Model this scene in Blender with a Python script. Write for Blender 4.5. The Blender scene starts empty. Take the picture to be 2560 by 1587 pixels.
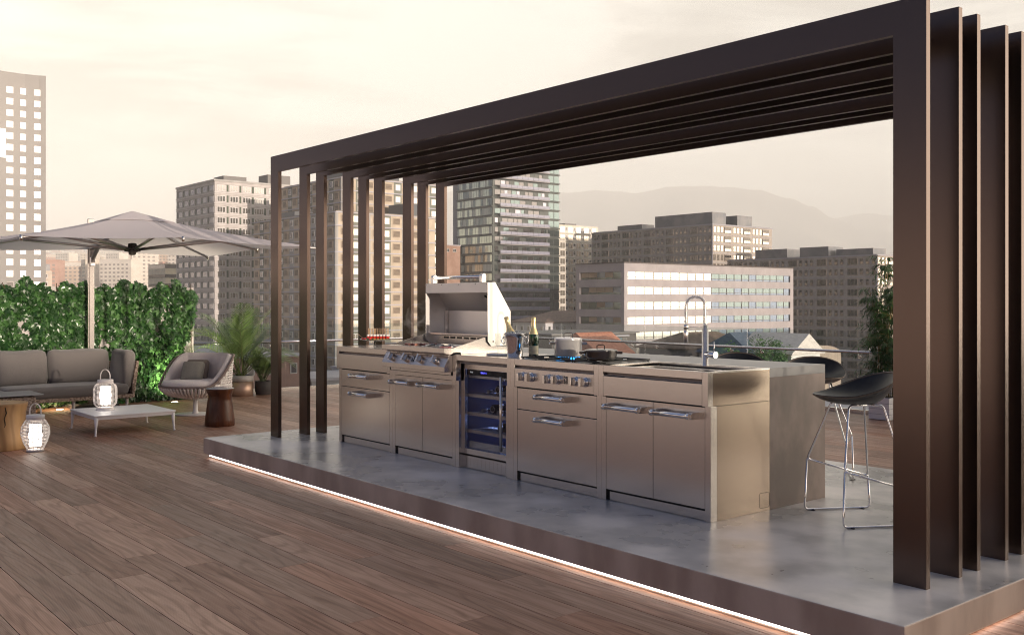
import bpy, math, random
from mathutils import Vector, Matrix
random.seed(7)
R = math.radians
scene = bpy.context.scene
col = scene.collection

# ------------------------------------------------------------------ camera, light, exposure
cam_d = bpy.data.cameras.new('camera'); cam = bpy.data.objects.new('camera', cam_d); col.objects.link(cam)
cam.location = (0, 0, 1.55); cam.rotation_euler = (R(90), 0, R(90 - 39.583))
cam_d.sensor_width = 36; cam_d.lens = 34.757; cam_d.shift_y = -42.4 / 2560
cam_d.clip_start = 0.05; cam_d.clip_end = 40000
cam_d.dof.use_dof = True; cam_d.dof.focus_distance = 7.2; cam_d.dof.aperture_fstop = 10.0
scene.camera = cam

SUN_EL, SUN_AZ = 3.3, -2.5          # degrees; azimuth from +X towards +Y
sd = Vector((math.cos(R(SUN_EL)) * math.cos(R(SUN_AZ)), math.cos(R(SUN_EL)) * math.sin(R(SUN_AZ)), math.sin(R(SUN_EL))))
sun_d = bpy.data.lights.new('sun', 'SUN'); sun = bpy.data.objects.new('sun', sun_d); col.objects.link(sun)
sun_d.energy = 4.2; sun_d.angle = R(0.5); sun_d.color = (1.0, 0.85, 0.70)
sun.rotation_euler = sd.to_track_quat('Z', 'Y').to_euler(); sun.location = (30, 0, 30)

scene.view_settings.view_transform = 'Standard'; scene.view_settings.look = 'None'
scene.view_settings.exposure = 0.26; scene.view_settings.gamma = 1.0
scene.render.engine = 'CYCLES'
cy = scene.cycles
cy.use_denoising = True; cy.max_bounces = 8; cy.transparent_max_bounces = 16
cy.volume_bounces = 2; cy.caustics_reflective = False; cy.caustics_refractive = False
cy.sample_clamp_indirect = 6.0; cy.filter_width = 1.05

world = bpy.data.worlds.new('World'); scene.world = world; world.use_nodes = True
def build_world():
    nt = world.node_tree; nt.nodes.clear(); N = nt.nodes.new; L = nt.links.new
    out = N('ShaderNodeOutputWorld'); bg = N('ShaderNodeBackground'); L(bg.outputs[0], out.inputs[0])
    bg.inputs[1].default_value = 0.10
    sky = N('ShaderNodeTexSky'); sky.sky_type = 'NISHITA'; sky.sun_disc = False
    sky.sun_elevation = R(SUN_EL); sky.sun_rotation = R(90 - SUN_AZ); sky.dust_density = 2.5; sky.altitude = 200
    tc = N('ShaderNodeTexCoord')
    def dot(v):
        n = N('ShaderNodeVectorMath'); n.operation = 'DOT_PRODUCT'; L(tc.outputs['Generated'], n.inputs[0]); n.inputs[1].default_value = v
        return n.outputs['Value']
    def ramp(src, a, b, c, d):
        n = N('ShaderNodeMapRange'); n.interpolation_type = 'SMOOTHSTEP'; L(src, n.inputs[0])
        for i, x in enumerate((a, b, c, d)): n.inputs[i + 1].default_value = x
        return n.outputs[0]
    # a thin, bright cloud deck on the far side of the sky, clear dusk blue overhead and behind
    front = ramp(dot((-0.30, 0.954, 0.0)), -0.04, 0.44, 0.0, 1.0)
    mp = N('ShaderNodeMapping'); mp.inputs['Scale'].default_value = (1.3, 1.3, 7.0); L(tc.outputs['Generated'], mp.inputs[0])
    ns = N('ShaderNodeTexNoise'); ns.inputs['Scale'].default_value = 2.2; ns.inputs['Detail'].default_value = 7; ns.inputs['Roughness'].default_value = 0.55
    ns.inputs['Distortion'].default_value = 0.6; L(mp.outputs[0], ns.inputs[0])
    cl = ramp(ns.outputs[0], 0.36, 0.62, 0.0, 1.0)
    c1 = N('ShaderNodeMix'); c1.data_type = 'RGBA'; L(cl, c1.inputs[0])
    c1.inputs[6].default_value = (4.9, 4.8, 4.45, 1); c1.inputs[7].default_value = (8.8, 8.6, 7.9, 1)
    sep = N('ShaderNodeSeparateXYZ'); L(tc.outputs['Generated'], sep.inputs[0])
    low = ramp(sep.outputs[2], 0.02, 0.15, 1.0, 0.0)
    c2 = N('ShaderNodeMix'); c2.data_type = 'RGBA'; L(ramp(sep.outputs[2], 0.0, 0.22, 1.0, 0.0), c2.inputs[0]); L(c1.outputs[2], c2.inputs[6]); c2.inputs[7].default_value = (11.0, 10.7, 9.6, 1); c1 = c2
    back = N('ShaderNodeMix'); back.data_type = 'RGBA'; L(low, back.inputs[0])
    back.inputs[6].default_value = (0.9, 1.25, 2.3, 1); back.inputs[7].default_value = (8.8, 7.1, 5.9, 1)
    m = N('ShaderNodeMix'); m.data_type = 'RGBA'; L(front, m.inputs[0]); L(back.outputs[2], m.inputs[6]); L(c1.outputs[2], m.inputs[7])
    # warm glow of the low sun through the cloud
    gl = ramp(dot((0.70, 0.705, 0.10)), 0.78, 1.0, 0.0, 1.0)
    gm = N('ShaderNodeMix'); gm.data_type = 'RGBA'; gm.blend_type = 'ADD'; L(gl, gm.inputs[0]); L(m.outputs[2], gm.inputs[6]); gm.inputs[7].default_value = (30, 25, 19.5, 1)
    ad = N('ShaderNodeMix'); ad.data_type = 'RGBA'; ad.blend_type = 'ADD'; ad.inputs[0].default_value = 0.08
    L(gm.outputs[2], ad.inputs[6]); L(sky.outputs[0], ad.inputs[7])
    L(ad.outputs[2], bg.inputs[0])
build_world()

# ------------------------------------------------------------------ materials
MATS = {}
def mat(name, c=(.5, .5, .5), c2=None, rough=.5, metal=0., scale=5., stretch=(1, 1, 1), bump=0., bscale=None, bstretch=None, rvar=0., emit=None, estr=0., spec=.5,
        detail=5., trans=0., alpha=1., coat=0., sheen=0., ior=1.45, lo=.35, hi=.65, sub=0., bdist=.01):
    if name in MATS: return MATS[name]
    m = bpy.data.materials.new(name); m.use_nodes = True; MATS[name] = m
    nt = m.node_tree; N = nt.nodes.new; L = nt.links.new; p = nt.nodes['Principled BSDF']
    p.inputs['Base Color'].default_value = (*c, 1); p.inputs['Roughness'].default_value = rough; p.inputs['Metallic'].default_value = metal
    p.inputs['Specular IOR Level'].default_value = spec; p.inputs['Transmission Weight'].default_value = trans; p.inputs['Alpha'].default_value = alpha
    p.inputs['Coat Weight'].default_value = coat; p.inputs['IOR'].default_value = ior; p.inputs['Sheen Weight'].default_value = sheen
    if emit: p.inputs['Emission Color'].default_value = (*emit, 1); p.inputs['Emission Strength'].default_value = estr
    if c2 or bump or rvar:
        tc = N('ShaderNodeTexCoord')
        def noise(sc, st, det):
            mp = N('ShaderNodeMapping'); mp.inputs['Scale'].default_value = st; L(tc.outputs['Object'], mp.inputs[0])
            n = N('ShaderNodeTexNoise'); n.inputs['Scale'].default_value = sc; n.inputs['Detail'].default_value = det; L(mp.outputs[0], n.inputs[0]); return n.outputs[0]
        n1 = noise(scale, stretch, detail)
        if c2:
            mr = N('ShaderNodeMapRange'); mr.interpolation_type = 'SMOOTHSTEP'; mr.inputs[1].default_value = lo; mr.inputs[2].default_value = hi; L(n1, mr.inputs[0])
            mx = N('ShaderNodeMix'); mx.data_type = 'RGBA'; mx.inputs[6].default_value = (*c, 1); mx.inputs[7].default_value = (*c2, 1); L(mr.outputs[0], mx.inputs[0]); L(mx.outputs[2], p.inputs['Base Color'])
        if rvar:
            mr = N('ShaderNodeMapRange'); mr.inputs[1].default_value = .3; mr.inputs[2].default_value = .7; mr.inputs[3].default_value = rough - rvar; mr.inputs[4].default_value = rough + rvar
            L(n1, mr.inputs[0]); L(mr.outputs[0], p.inputs['Roughness'])
        if bump:
            n2 = noise(bscale or scale * 4, bstretch or stretch, 3.)
            b = N('ShaderNodeBump'); b.inputs['Strength'].default_value = bump; b.inputs['Distance'].default_value = bdist; L(n2, b.inputs['Height']); L(b.outputs[0], p.inputs['Normal'])
    return m

def glass_mat(name, tint=(.9, .95, .95), refl=.5, rough=.01):
    if name in MATS: return MATS[name]
    m = bpy.data.materials.new(name); m.use_nodes = True; MATS[name] = m
    nt = m.node_tree; nt.nodes.clear(); N = nt.nodes.new; L = nt.links.new
    o = N('ShaderNodeOutputMaterial'); mx = N('ShaderNodeMixShader'); t = N('ShaderNodeBsdfTransparent'); g = N('ShaderNodeBsdfGlossy'); f = N('ShaderNodeFresnel')
    t.inputs[0].default_value = (*tint, 1); g.inputs['Roughness'].default_value = rough; f.inputs[0].default_value = 1.45
    ml = N('ShaderNodeMath'); ml.operation = 'MULTIPLY'; ml.inputs[1].default_value = refl * 2; L(f.outputs[0], ml.inputs[0])
    gm = N('ShaderNodeNewGeometry'); iv = N('ShaderNodeMath'); iv.operation = 'SUBTRACT'; iv.inputs[0].default_value = 1.; L(gm.outputs['Backfacing'], iv.inputs[1]); m3 = N('ShaderNodeMath'); m3.operation = 'MULTIPLY'; L(ml.outputs[0], m3.inputs[0]); L(iv.outputs[0], m3.inputs[1]); ml = m3
    L(ml.outputs[0], mx.inputs[0]); L(t.outputs[0], mx.inputs[1]); L(g.outputs[0], mx.inputs[2]); L(mx.outputs[0], o.inputs[0]); return m

def wood_mat(name, ca, cb, cc, grain=1., rough=.45, groove=True, uv=True, axis_scale=(1.2, 22, 22), gloss_var=.1):
    """planks or turned wood: colour from a per-plank id (uv layer pid), long grain figure, fine reeding"""
    m = bpy.data.materials.new(name); m.use_nodes = True; MATS[name] = m
    nt = m.node_tree; N = nt.nodes.new; L = nt.links.new; p = nt.nodes['Principled BSDF']; p.inputs['Specular IOR Level'].default_value = .3
    tc = N('ShaderNodeTexCoord')
    if uv:
        um = N('ShaderNodeUVMap'); um.uv_map = 'uv'; src = um.outputs[0]
        pm = N('ShaderNodeUVMap'); pm.uv_map = 'pid'
        wn = N('ShaderNodeTexWhiteNoise'); wn.noise_dimensions = '2D'; L(pm.outputs[0], wn.inputs[0]); rnd = wn.outputs[0]; rcol = wn.outputs[1]
    else:
        src = tc.outputs['Object']; rnd = None
    mp = N('ShaderNodeMapping'); mp.inputs['Scale'].default_value = axis_scale; L(src, mp.inputs[0])
    n1 = N('ShaderNodeTexNoise'); n1.inputs['Scale'].default_value = 1.0; n1.inputs['Detail'].default_value = 6; n1.inputs['Roughness'].default_value = .6; n1.inputs['Distortion'].default_value = .8; L(mp.outputs[0], n1.inputs[0])
    # cathedral figure: contour lines of a slow field
    mp2 = N('ShaderNodeMapping'); mp2.inputs['Scale'].default_value = tuple(a * b for a, b in zip(axis_scale, (.55, .32, .32))); L(src, mp2.inputs[0])
    n2 = N('ShaderNodeTexNoise'); n2.inputs['Scale'].default_value = 1.0; n2.inputs['Detail'].default_value = 1.5; L(mp2.outputs[0], n2.inputs[0])
    s = N('ShaderNodeMath'); s.operation = 'MULTIPLY'; s.inputs[1].default_value = 60.; L(n2.outputs[0], s.inputs[0])
    sn = N('ShaderNodeMath'); sn.operation = 'SINE'; L(s.outputs[0], sn.inputs[0])
    pw = N('ShaderNodeMapRange'); pw.inputs[1].default_value = .2; pw.inputs[2].default_value = 1.; pw.inputs[3].default_value = 0; pw.inputs[4].default_value = .42 * grain; L(sn.outputs[0], pw.inputs[0])
    mr = N('ShaderNodeMapRange'); mr.inputs[1].default_value = .32; mr.inputs[2].default_value = .68; L(n1.outputs[0], mr.inputs[0])
    a = N('ShaderNodeMix'); a.data_type = 'RGBA'; L(mr.outputs[0], a.inputs[0]); a.inputs[6].default_value = (*ca, 1); a.inputs[7].default_value = (*cb, 1)
    c_out = a.outputs[2]
    if rnd:
        b = N('ShaderNodeMix'); b.data_type = 'RGBA'; L(rnd, b.inputs[0]); L(c_out, b.inputs[6]); b.inputs[7].default_value = (*cc, 1)
        mrr = N('ShaderNodeMapRange'); mrr.inputs[3].default_value = 0.; mrr.inputs[4].default_value = .75; L(rnd, mrr.inputs[0]); L(mrr.outputs[0], b.inputs[0])
        sp = N('ShaderNodeSeparateColor'); L(rcol, sp.inputs[0])
        vr = N('ShaderNodeMapRange'); vr.inputs[3].default_value = .62; vr.inputs[4].default_value = 1.28; L(sp.outputs[1], vr.inputs[0])
        hs = N('ShaderNodeHueSaturation'); L(b.outputs[2], hs.inputs['Color']); L(vr.outputs[0], hs.inputs['Value']); c_out = hs.outputs[0]
    d = N('ShaderNodeMix'); d.data_type = 'RGBA'; d.blend_type = 'MULTIPLY'; L(pw.outputs[0], d.inputs[0]); L(c_out, d.inputs[6]); d.inputs[7].default_value = (.42, .33, .28, 1)
    L(d.outputs[2], p.inputs['Base Color'])
    rr = N('ShaderNodeMapRange'); rr.inputs[1].default_value = .3; rr.inputs[2].default_value = .7; rr.inputs[3].default_value = rough - gloss_var; rr.inputs[4].default_value = rough + gloss_var; L(n1.outputs[0], rr.inputs[0]); L(rr.outputs[0], p.inputs['Roughness'])
    if groove:
        sx = N('ShaderNodeSeparateXYZ'); L(src, sx.inputs[0]); w = N('ShaderNodeMath'); w.operation = 'MULTIPLY'; w.inputs[1].default_value = 2 * math.pi / .0062; L(sx.outputs[1], w.inputs[0])
        w2 = N('ShaderNodeMath'); w2.operation = 'SINE'; L(w.outputs[0], w2.inputs[0])
        ww = N('ShaderNodeMath'); ww.operation = 'ADD'; L(w2.outputs[0], ww.inputs[0]); L(n1.outputs[0], ww.inputs[1])
        bp = N('ShaderNodeBump'); bp.inputs['Strength'].default_value = .22; bp.inputs['Distance'].default_value = .002; L(ww.outputs[0], bp.inputs['Height']); L(bp.outputs[0], p.inputs['Normal'])
    return m

STEEL = mat('brushed steel', (.60, .552, .515), (.63, .582, .545), rough=.25, metal=1., scale=260., stretch=(.05, .05, 1), rvar=.012)
STEELT = mat('worktop steel', (.66, .62, .58), rough=.24, metal=1., scale=6., rvar=.05)
CHROME = mat('chrome', (.82, .82, .83), rough=.06, metal=1.)
SATIN = mat('satin steel', (.72, .68, .64), rough=.22, metal=1.)
BLACKGAP = mat('black gap', (.008, .008, .008), rough=.8)
BRONZE = mat('dark bronze metal', (.128, .092, .077), rough=.25, metal=1.)
CONC = mat('grey microcement', (.36, .34, .325), (.70, .65, .615), rough=.30, scale=2.3, stretch=(1, 1, 1), rvar=.06, detail=9, lo=.36, hi=.68)
CONCV = mat('deck reflection brown concrete', (.37, .275, .22), (.56, .44, .36), rough=.44, scale=2.6, stretch=(1.5, 1.5, .6), rvar=.1, bump=.06, bscale=40, detail=9, lo=.3, hi=.7)  # brown on the platform sides is the deck's reflection put into the colour
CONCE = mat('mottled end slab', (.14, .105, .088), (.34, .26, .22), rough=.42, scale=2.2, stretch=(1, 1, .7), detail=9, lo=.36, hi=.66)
CONCT = mat('worktop concrete', (.24, .235, .23), (.34, .33, .32), rough=.38, scale=3., rvar=.1, detail=8)
WHITE = mat('white lacquer', (.74, .69, .67), rough=.4)
BLACKM = mat('black enamel', (.012, .012, .013), rough=.25)
IRON = mat('cast iron', (.022, .022, .023), rough=.55, bump=.1, bscale=200)
LEATHER = mat('black leather', (.012, .013, .016), (.02, .021, .024), rough=.38, scale=30, bump=.12, bscale=220, rvar=.06, bdist=.002)

# ------------------------------------------------------------------ mesh builder
OFF = {}
def tag(o, label=None, cat=None, group=None, kind=None):
    if label: o['label'] = label
    if cat: o['category'] = cat
    if group: o['group'] = group
    if kind: o['kind'] = kind
    return o
def thing(name, label, cat, loc=(0, 0, 0), group=None):
    o = bpy.data.objects.new(name, None); col.objects.link(o); o.location = loc; o.empty_display_size = .2
    OFF[o] = Vector(loc); return tag(o, label, cat, group)
def dup(o, loc=None, rz=None, label=None, parent=None):
    c = o.copy(); col.objects.link(c); c.parent = parent
    if loc is not None: c.location = loc
    if rz is not None: c.rotation_euler = (0, 0, rz)
    if label: c['label'] = label
    for ch in [x for x in CH.get(o, [])]: 
        dup(ch, parent=c)
    return c
CH = {}
class MB:
    def __init__(s): s.v = []; s.f = []; s.m = []; s.s = []; s.uv = None
    def add(s, vs, fs, m=0, sm=False):
        b = len(s.v); s.v += [Vector(q) for q in vs]
        for f in fs: s.f.append(tuple(b + i for i in f)); s.m.append(m); s.s.append(sm)
        return s
    def box(s, x0, x1, y0, y1, z0, z1, m=0):
        if x0 > x1: x0, x1 = x1, x0
        if y0 > y1: y0, y1 = y1, y0
        if z0 > z1: z0, z1 = z1, z0
        vs = [(x, y, z) for z in (z0, z1) for y in (y0, y1) for x in (x0, x1)]
        return s.add(vs, [(0, 2, 3, 1), (4, 5, 7, 6), (0, 1, 5, 4), (2, 6, 7, 3), (0, 4, 6, 2), (1, 3, 7, 5)], m)
    def lathe(s, cx, cy, prof, n=24, m=0, cap=True, sm=True):
        b = len(s.v)
        for r, z in prof:
            for i in range(n):
                a = 2 * math.pi * i / n; s.v.append(Vector((cx + r * math.cos(a), cy + r * math.sin(a), z)))
        for j in range(len(prof) - 1):
            for i in range(n):
                k = (i + 1) % n; s.f.append((b + j * n + i, b + j * n + k, b + (j + 1) * n + k, b + (j + 1) * n + i)); s.m.append(m); s.s.append(sm)
        if cap:
            s.f.append(tuple(b + i for i in range(n))[::-1]); s.m.append(m); s.s.append(False)
            t = b + (len(prof) - 1) * n; s.f.append(tuple(t + i for i in range(n))); s.m.append(m); s.s.append(False)
        return s
    def tube(s, pts, r, n=8, m=0, closed=False, cap=True, sm=True):
        pts = [Vector(p) for p in pts]; K = len(pts); rs = r if isinstance(r, (list, tuple)) else [r] * K
        b = len(s.v); up = None
        for i, p in enumerate(pts):
            if closed: t = pts[(i + 1) % K] - pts[i - 1]
            else: t = pts[min(i + 1, K - 1)] - pts[max(i - 1, 0)]
            t.normalize()
            if up is None:
                up = Vector((0, 0, 1)) if abs(t.z) < .9 else Vector((1, 0, 0))
            x = t.cross(up)
            if x.length < 1e-4: x = t.orthogonal()
            x.normalize(); y = x.cross(t).normalized(); up = y
            for k in range(n):
                a = 2 * math.pi * k / n; s.v.append(p + (x * math.cos(a) + y * math.sin(a)) * rs[i])
        for j in range(K if closed else K - 1):
            j2 = (j + 1) % K
            for k in range(n):
                q = (k + 1) % n; s.f.append((b + j * n + k, b + j2 * n + k, b + j2 * n + q, b + j * n + q)); s.m.append(m); s.s.append(sm)
        if cap and not closed:
            s.f.append(tuple(b + i for i in range(n))); s.m.append(m); s.s.append(False)
            t = b + (K - 1) * n; s.f.append(tuple(t + i for i in range(n))[::-1]); s.m.append(m); s.s.append(False)
        return s
    def cyl(s, a, b, r, n=16, m=0, r2=None): return s.tube([a, b], [r, r if r2 is None else r2], n, m)
    def ext(s, poly, ax, a, b, m=0):
        """polygon in the plane normal to ax, swept from a to b"""
        def P(u, w, t): return {'X': (t, u, w), 'Y': (u, t, w), 'Z': (u, w, t)}[ax]
        n = len(poly); vs = [P(u, w, a) for u, w in poly] + [P(u, w, b) for u, w in poly]
        fs = [tuple(range(n))[::-1], tuple(range(n, 2 * n))] + [(i, (i + 1) % n, n + (i + 1) % n, n + i) for i in range(n)]
        return s.add(vs, fs, m)
    def ball(s, c, r, n=12, m=0, sz=1.):
        k = n // 2; prof = [(max(1e-4, r * math.sin(math.pi * j / k)), c[2] - r * sz * math.cos(math.pi * j / k)) for j in range(k + 1)]
        return s.lathe(c[0], c[1], prof, n, m, cap=False)
    def cushion(s, c, size, rho=.35, puff=.2, ax=2, n=9, m=0, mtx=None, wob=0.):
        hx = Vector(size) / 2; rr = min(hx) * rho * 2; seen = {}; b = len(s.v); rng = random.Random(int(c[0] * 100 + c[1] * 10))
        ph = [rng.uniform(0, 6) for _ in range(4)]
        def P(p):
            q = Vector((p[0] * hx.x, p[1] * hx.y, p[2] * hx.z)); inn = Vector([max(-h + rr, min(h - rr, x)) if h > rr else 0 for x, h in zip(q, hx)])
            d = q - inn
            if d.length > 1e-6: q = inn + d.normalized() * min(rr, d.length)
            o = [i for i in range(3) if i != ax]
            k = (1 - p[o[0]] ** 2) * (1 - p[o[1]] ** 2); q[ax] *= 1 + puff * k ** .5
            if wob: q[ax] += wob * math.sin(4 * p[o[0]] + ph[0]) * math.cos(3.3 * p[o[1]] + ph[1]); q[o[1]] += wob * .6 * math.sin(5 * p[o[0]] + ph[2])
            if mtx: q = mtx @ q
            return q + Vector(c)
        def V(p):
            k = tuple(round(x, 4) for x in p)
            if k not in seen: seen[k] = len(s.v); s.v.append(P(p))
            return seen[k]
        g = [math.sin(math.pi / 2 * (-1 + 2 * i / n)) for i in range(n + 1)]
        for a in range(3):
            for sg in (-1, 1):
                for i in range(n):
                    for j in range(n):
                        def C(u, w):
                            p = [0, 0, 0]; p[a] = sg; p[(a + 1) % 3] = g[u]; p[(a + 2) % 3] = g[w]; return V(p)
                        q = (C(i, j), C(i + 1, j), C(i + 1, j + 1), C(i, j + 1)); s.f.append(q if sg > 0 else q[::-1]); s.m.append(m); s.s.append(True)
        return s
    def xf(s, M):
        s.v = [M @ v for v in s.v]; return s
    def build(s, name, mats, parent=None, label=None, cat=None, group=None, kind=None, bevel=0, seg=2, solid=0):
        off = OFF.get(parent, Vector((0, 0, 0)))
        me = bpy.data.meshes.new(name); me.from_pydata([v - off for v in s.v], [], s.f)
        mats = mats if isinstance(mats, (list, tuple)) else [mats]
        for x in mats: me.materials.append(x)
        me.polygons.foreach_set('material_index', s.m); me.polygons.foreach_set('use_smooth', s.s); me.update()
        o = bpy.data.objects.new(name, me); col.objects.link(o); OFF[o] = off
        if parent: o.parent = parent; CH.setdefault(parent, []).append(o)
        if bevel:
            b = o.modifiers.new('bevel', 'BEVEL'); b.width = bevel; b.segments = seg; b.limit_method = 'ANGLE'; b.angle_limit = R(50); b.harden_normals = False
        if solid:
            b = o.modifiers.new('solid', 'SOLIDIFY'); b.thickness = solid; b.offset = 0
        return tag(o, label, cat, group, kind)
def _each(s, name, mats, parent=None, **k):
    """every box of this builder becomes an object of its own"""
    for i in range(0, len(s.f), 6):
        b = MB(); idx = sorted({q for f in s.f[i:i + 6] for q in f}); mp = {q: j for j, q in enumerate(idx)}
        b.v = [s.v[q] for q in idx]; b.f = [tuple(mp[q] for q in f) for f in s.f[i:i + 6]]; b.m = s.m[i:i + 6]; b.s = s.s[i:i + 6]; o = b.build(name, mats, parent, **k)
    return o
MB.each = _each
def rot(z=0, loc=(0, 0, 0), x=0, y=0): return Matrix.Translation(loc) @ Matrix.Rotation(z, 4, 'Z') @ Matrix.Rotation(y, 4, 'Y') @ Matrix.Rotation(x, 4, 'X')
def text(name, body, size, M, m, parent, ext=.0006):
    cu = bpy.data.curves.new(name, 'FONT'); cu.body = body; cu.size = size; cu.extrude = ext; cu.align_x = 'CENTER'; cu.align_y = 'CENTER'; cu.resolution_u = 2
    t = bpy.data.objects.new(name + '_tmp', cu); col.objects.link(t); dg = bpy.context.evaluated_depsgraph_get(); me = bpy.data.meshes.new_from_object(t.evaluated_get(dg)); bpy.data.objects.remove(t)
    me.transform(Matrix.Translation(-OFF.get(parent, Vector((0, 0, 0)))) @ M); me.materials.clear(); me.materials.append(m)
    o = bpy.data.objects.new(name, me); col.objects.link(o); o.parent = parent; OFF[o] = OFF.get(parent, Vector()); CH.setdefault(parent, []).append(o); return o

ZP = 0.20   # top of the concrete platform above the deck

# ------------------------------------------------------------------ deck (real planks, 3 mm gaps)
DECK = wood_mat('ipe deck boards', (.42, .212, .136), (.225, .103, .064), (.40, .265, .195), rough=.46)
DECKE = mat('deck underside', (.05, .025, .015), rough=.9)
def build_deck():
    X0, X1, Y0, Y1 = -15.72, 3.2, -5.0, 12.42; W = .2066; g = .0018
    verts = []; faces = []; uv = []; pid = []; rng = random.Random(3); row = 0
    y = 1.1635 - W * 40
    while y < Y1 - .01:
        if y + W > Y0:
            x = X0 - rng.uniform(0, 2.2)
            while x < X1:
                Lp = 2.2; a, b = max(x, X0) + g / 2, min(x + Lp, X1) - g / 2
                if b - a > .05:
                    y0, y1 = y + g / 2 * 2.4, min(y + W, Y1) - g / 2 * 2.4; i = len(verts); c = .0012
                    verts += [(a, y0, -.0), (b, y0, 0), (b, y1, 0), (a, y1, 0), (a, y0, -.025), (b, y0, -.025), (b, y1, -.025), (a, y1, -.025)]
                    ou, ov, pa, pb = rng.uniform(0, 90), rng.uniform(0, 90), rng.random() * 97, rng.random() * 31
                    for f in ((0, 1, 2, 3), (0, 4, 5, 1), (1, 5, 6, 2), (2, 6, 7, 3), (3, 7, 4, 0)):
                        faces.append(tuple(i + k for k in f))
                        for k in f: q = verts[i + k]; uv.append((q[0] + ou, q[1] + ov)); pid.append((pa, pb))
                x += Lp
        y += W; row += 1
    me = bpy.data.meshes.new('deck'); me.from_pydata(verts, [], faces); me.materials.append(DECK)
    u = me.uv_layers.new(name='uv'); v = me.uv_layers.new(name='pid')
    u.data.foreach_set('uv', [c for p in uv for c in p]); v.data.foreach_set('uv', [c for p in pid for c in p])
    o = bpy.data.objects.new('deck', me); col.objects.link(o); tag(o, 'long brown timber deck boards', kind='structure')
    MB().box(X0 - .02, X1 + .02, Y0, Y1 + .02, -.35, -.012).build('deck_base', DECKE, kind='structure')
    MB().box(X0 - .02, X1 + .02, Y0 - .02, Y1 + .02, -22, -.36).build('roof_building', mat('roof building wall', (.3, .28, .26)), kind='structure')
build_deck()

# ------------------------------------------------------------------ concrete platform and its light strip
PX0, PX1, PY0, PY1 = -9.45, -2.122, 3.864, 7.39
def build_platform():
    m = MB(); m.box(PX0, PX1, PY0, PY1, ZP - .153, ZP); m.m = [1, 0, 1, 1, 1, 1]
    m.box(PX0 + .06, PX1 - .06, PY0 + .06, PY1 - .06, 0.001, ZP - .1535, 1)
    m.build('platform', [CONC, CONCV], kind='structure', bevel=.006)
    led = mat('warm led', (1, 1, 1), emit=(1., .95, .88), estr=4.5)
    MB().box(PX0 + .045, PX1 - .045, PY0 + .045, PY0 + .056,   .020, .031).build('light_strip', led, label='long glowing warm light strip under the front edge of the concrete platform', cat='light strip')
    MB().box(PX1 - .056, PX1 - .045, PY0 + .0565, PY1 - .05,   .020, .031).build('light_strip', led, label='glowing warm light strip under the right end of the concrete platform', cat='light strip')
build_platform()

# ------------------------------------------------------------------ pergola: nine rectangular portal frames
FY = [4.431, 4.746, 4.935, 5.246, 5.435, 5.627, 5.997, 6.190, 6.441]
def build_pergola():
    ords = ['front frame of the dark pergola, nearest the camera', 'second', 'third', 'fourth', 'fifth', 'sixth', 'seventh', 'eighth', 'last frame of the dark pergola, farthest from the camera']
    x0, x1, w, t, h = -9.1395, -2.3243, .166, .0352, 1.35 + 1.4305
    m = MB(); z0, z1 = 0, h
    outer = [(x0, z0), (x0, z1), (x1, z1), (x1, z0)]; inner = [(x0 + w, z0), (x0 + w, z1 - .160), (x1 - w, z1 - .160), (x1 - w, z0)]
    root0 = None
    for i, y in enumerate(FY):
        lab = ords[i] if i in (0, 8) else 'dark bronze portal frame, %s one counted back from the front of the pergola' % ords[i]
        if root0 is None:
            r = thing('pergola_frame', lab, 'pergola frame', (x0, y, ZP), 'slim dark portal frames of the pergola'); root0 = r
            MB().box(x0, x0 + w, y, y + t, ZP, ZP + h - .160).build('post', BRONZE, r)
            MB().box(x1 - w, x1, y, y + t, ZP, ZP + h - .160).build('post', BRONZE, r)
            MB().box(x0, x1, y, y + t, ZP + h - .160, ZP + h).build('beam', BRONZE, r)
        else: dup(root0, (x0, y, ZP), label=lab)
build_pergola()

# ------------------------------------------------------------------ outdoor kitchen
YU, YL, YC = 4.73, 4.758, 4.80
def zz(a): return ZP + a
def handle(parent, xl, xr, z, y=YL, name='handle'):
    m = MB(); yb = y - .075
    m.cyl((xl - .005, yb, zz(z)), (xr + .005, yb, zz(z)), .0165, 16)
    for x in (xl - .012, xr - .012): m.cyl((x, yb, zz(z)), (x + .026, yb, zz(z)), .0205, 16)
    hb_ = []
    for a, b in ((xl, xl + .006), (xr - .003, xr + .003)):
        m2 = MB(); hb_.append(m2); m2.ext([(y, zz(z - .021)), (y - .06, zz(z - .021)), (y - .075, zz(z - .010)), (y - .075, zz(z + .010)), (y - .06, zz(z + .021)), (y, zz(z + .021))], 'X', a, b + .02)
    h = m.build(name, CHROME, parent)
    for m2 in hb_: m2.build('bracket', STEEL, h)
    return h
def shell(root, x0, x1, upper=True, pil_l=True, pil_r=True, top=True):
    """lip, groove, upper panel, pillars, kickboard and the dark box behind them"""
    a, b = x0 + (.045 if pil_l else 0), x1 - (.045 if pil_r else 0)
    m = MB()
    if pil_l: m.box(x0, x0 + .0435, YU, YU + .05, zz(.704), zz(.914)); m.box(x0, x0 + .0435, YL, YL + .06, zz(0), zz(.7025))
    if pil_r: m.box(x1 - .0435, x1 - .0005, YU, YU + .05, zz(.704), zz(.914)); m.box(x1 - .0435, x1 - .0005, YL, YL + .06, zz(0), zz(.7025))
    m.each('side_pillar', STEEL, root, bevel=.001)
    l = MB(); l.box(a + .001, b - .001, YU, YU + .04, zz(.869), zz(.914)); l.ext([(YU + .004, zz(.8465)), (YU + .030, zz(.868)), (YU + .05, zz(.868)), (YU + .05, zz(.8465))], 'X', a + .002, b - .002)
    l.build('front_rail', STEEL, root, bevel=.0008)
    return a, b
def carcass(root, x0, x1, y0=YL + .022, z1=.905):
    MB().box(x0 + .004, x1 - .004, y0, 5.345, zz(.002), zz(z1)).build('carcass', BLACKGAP, root)
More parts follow.
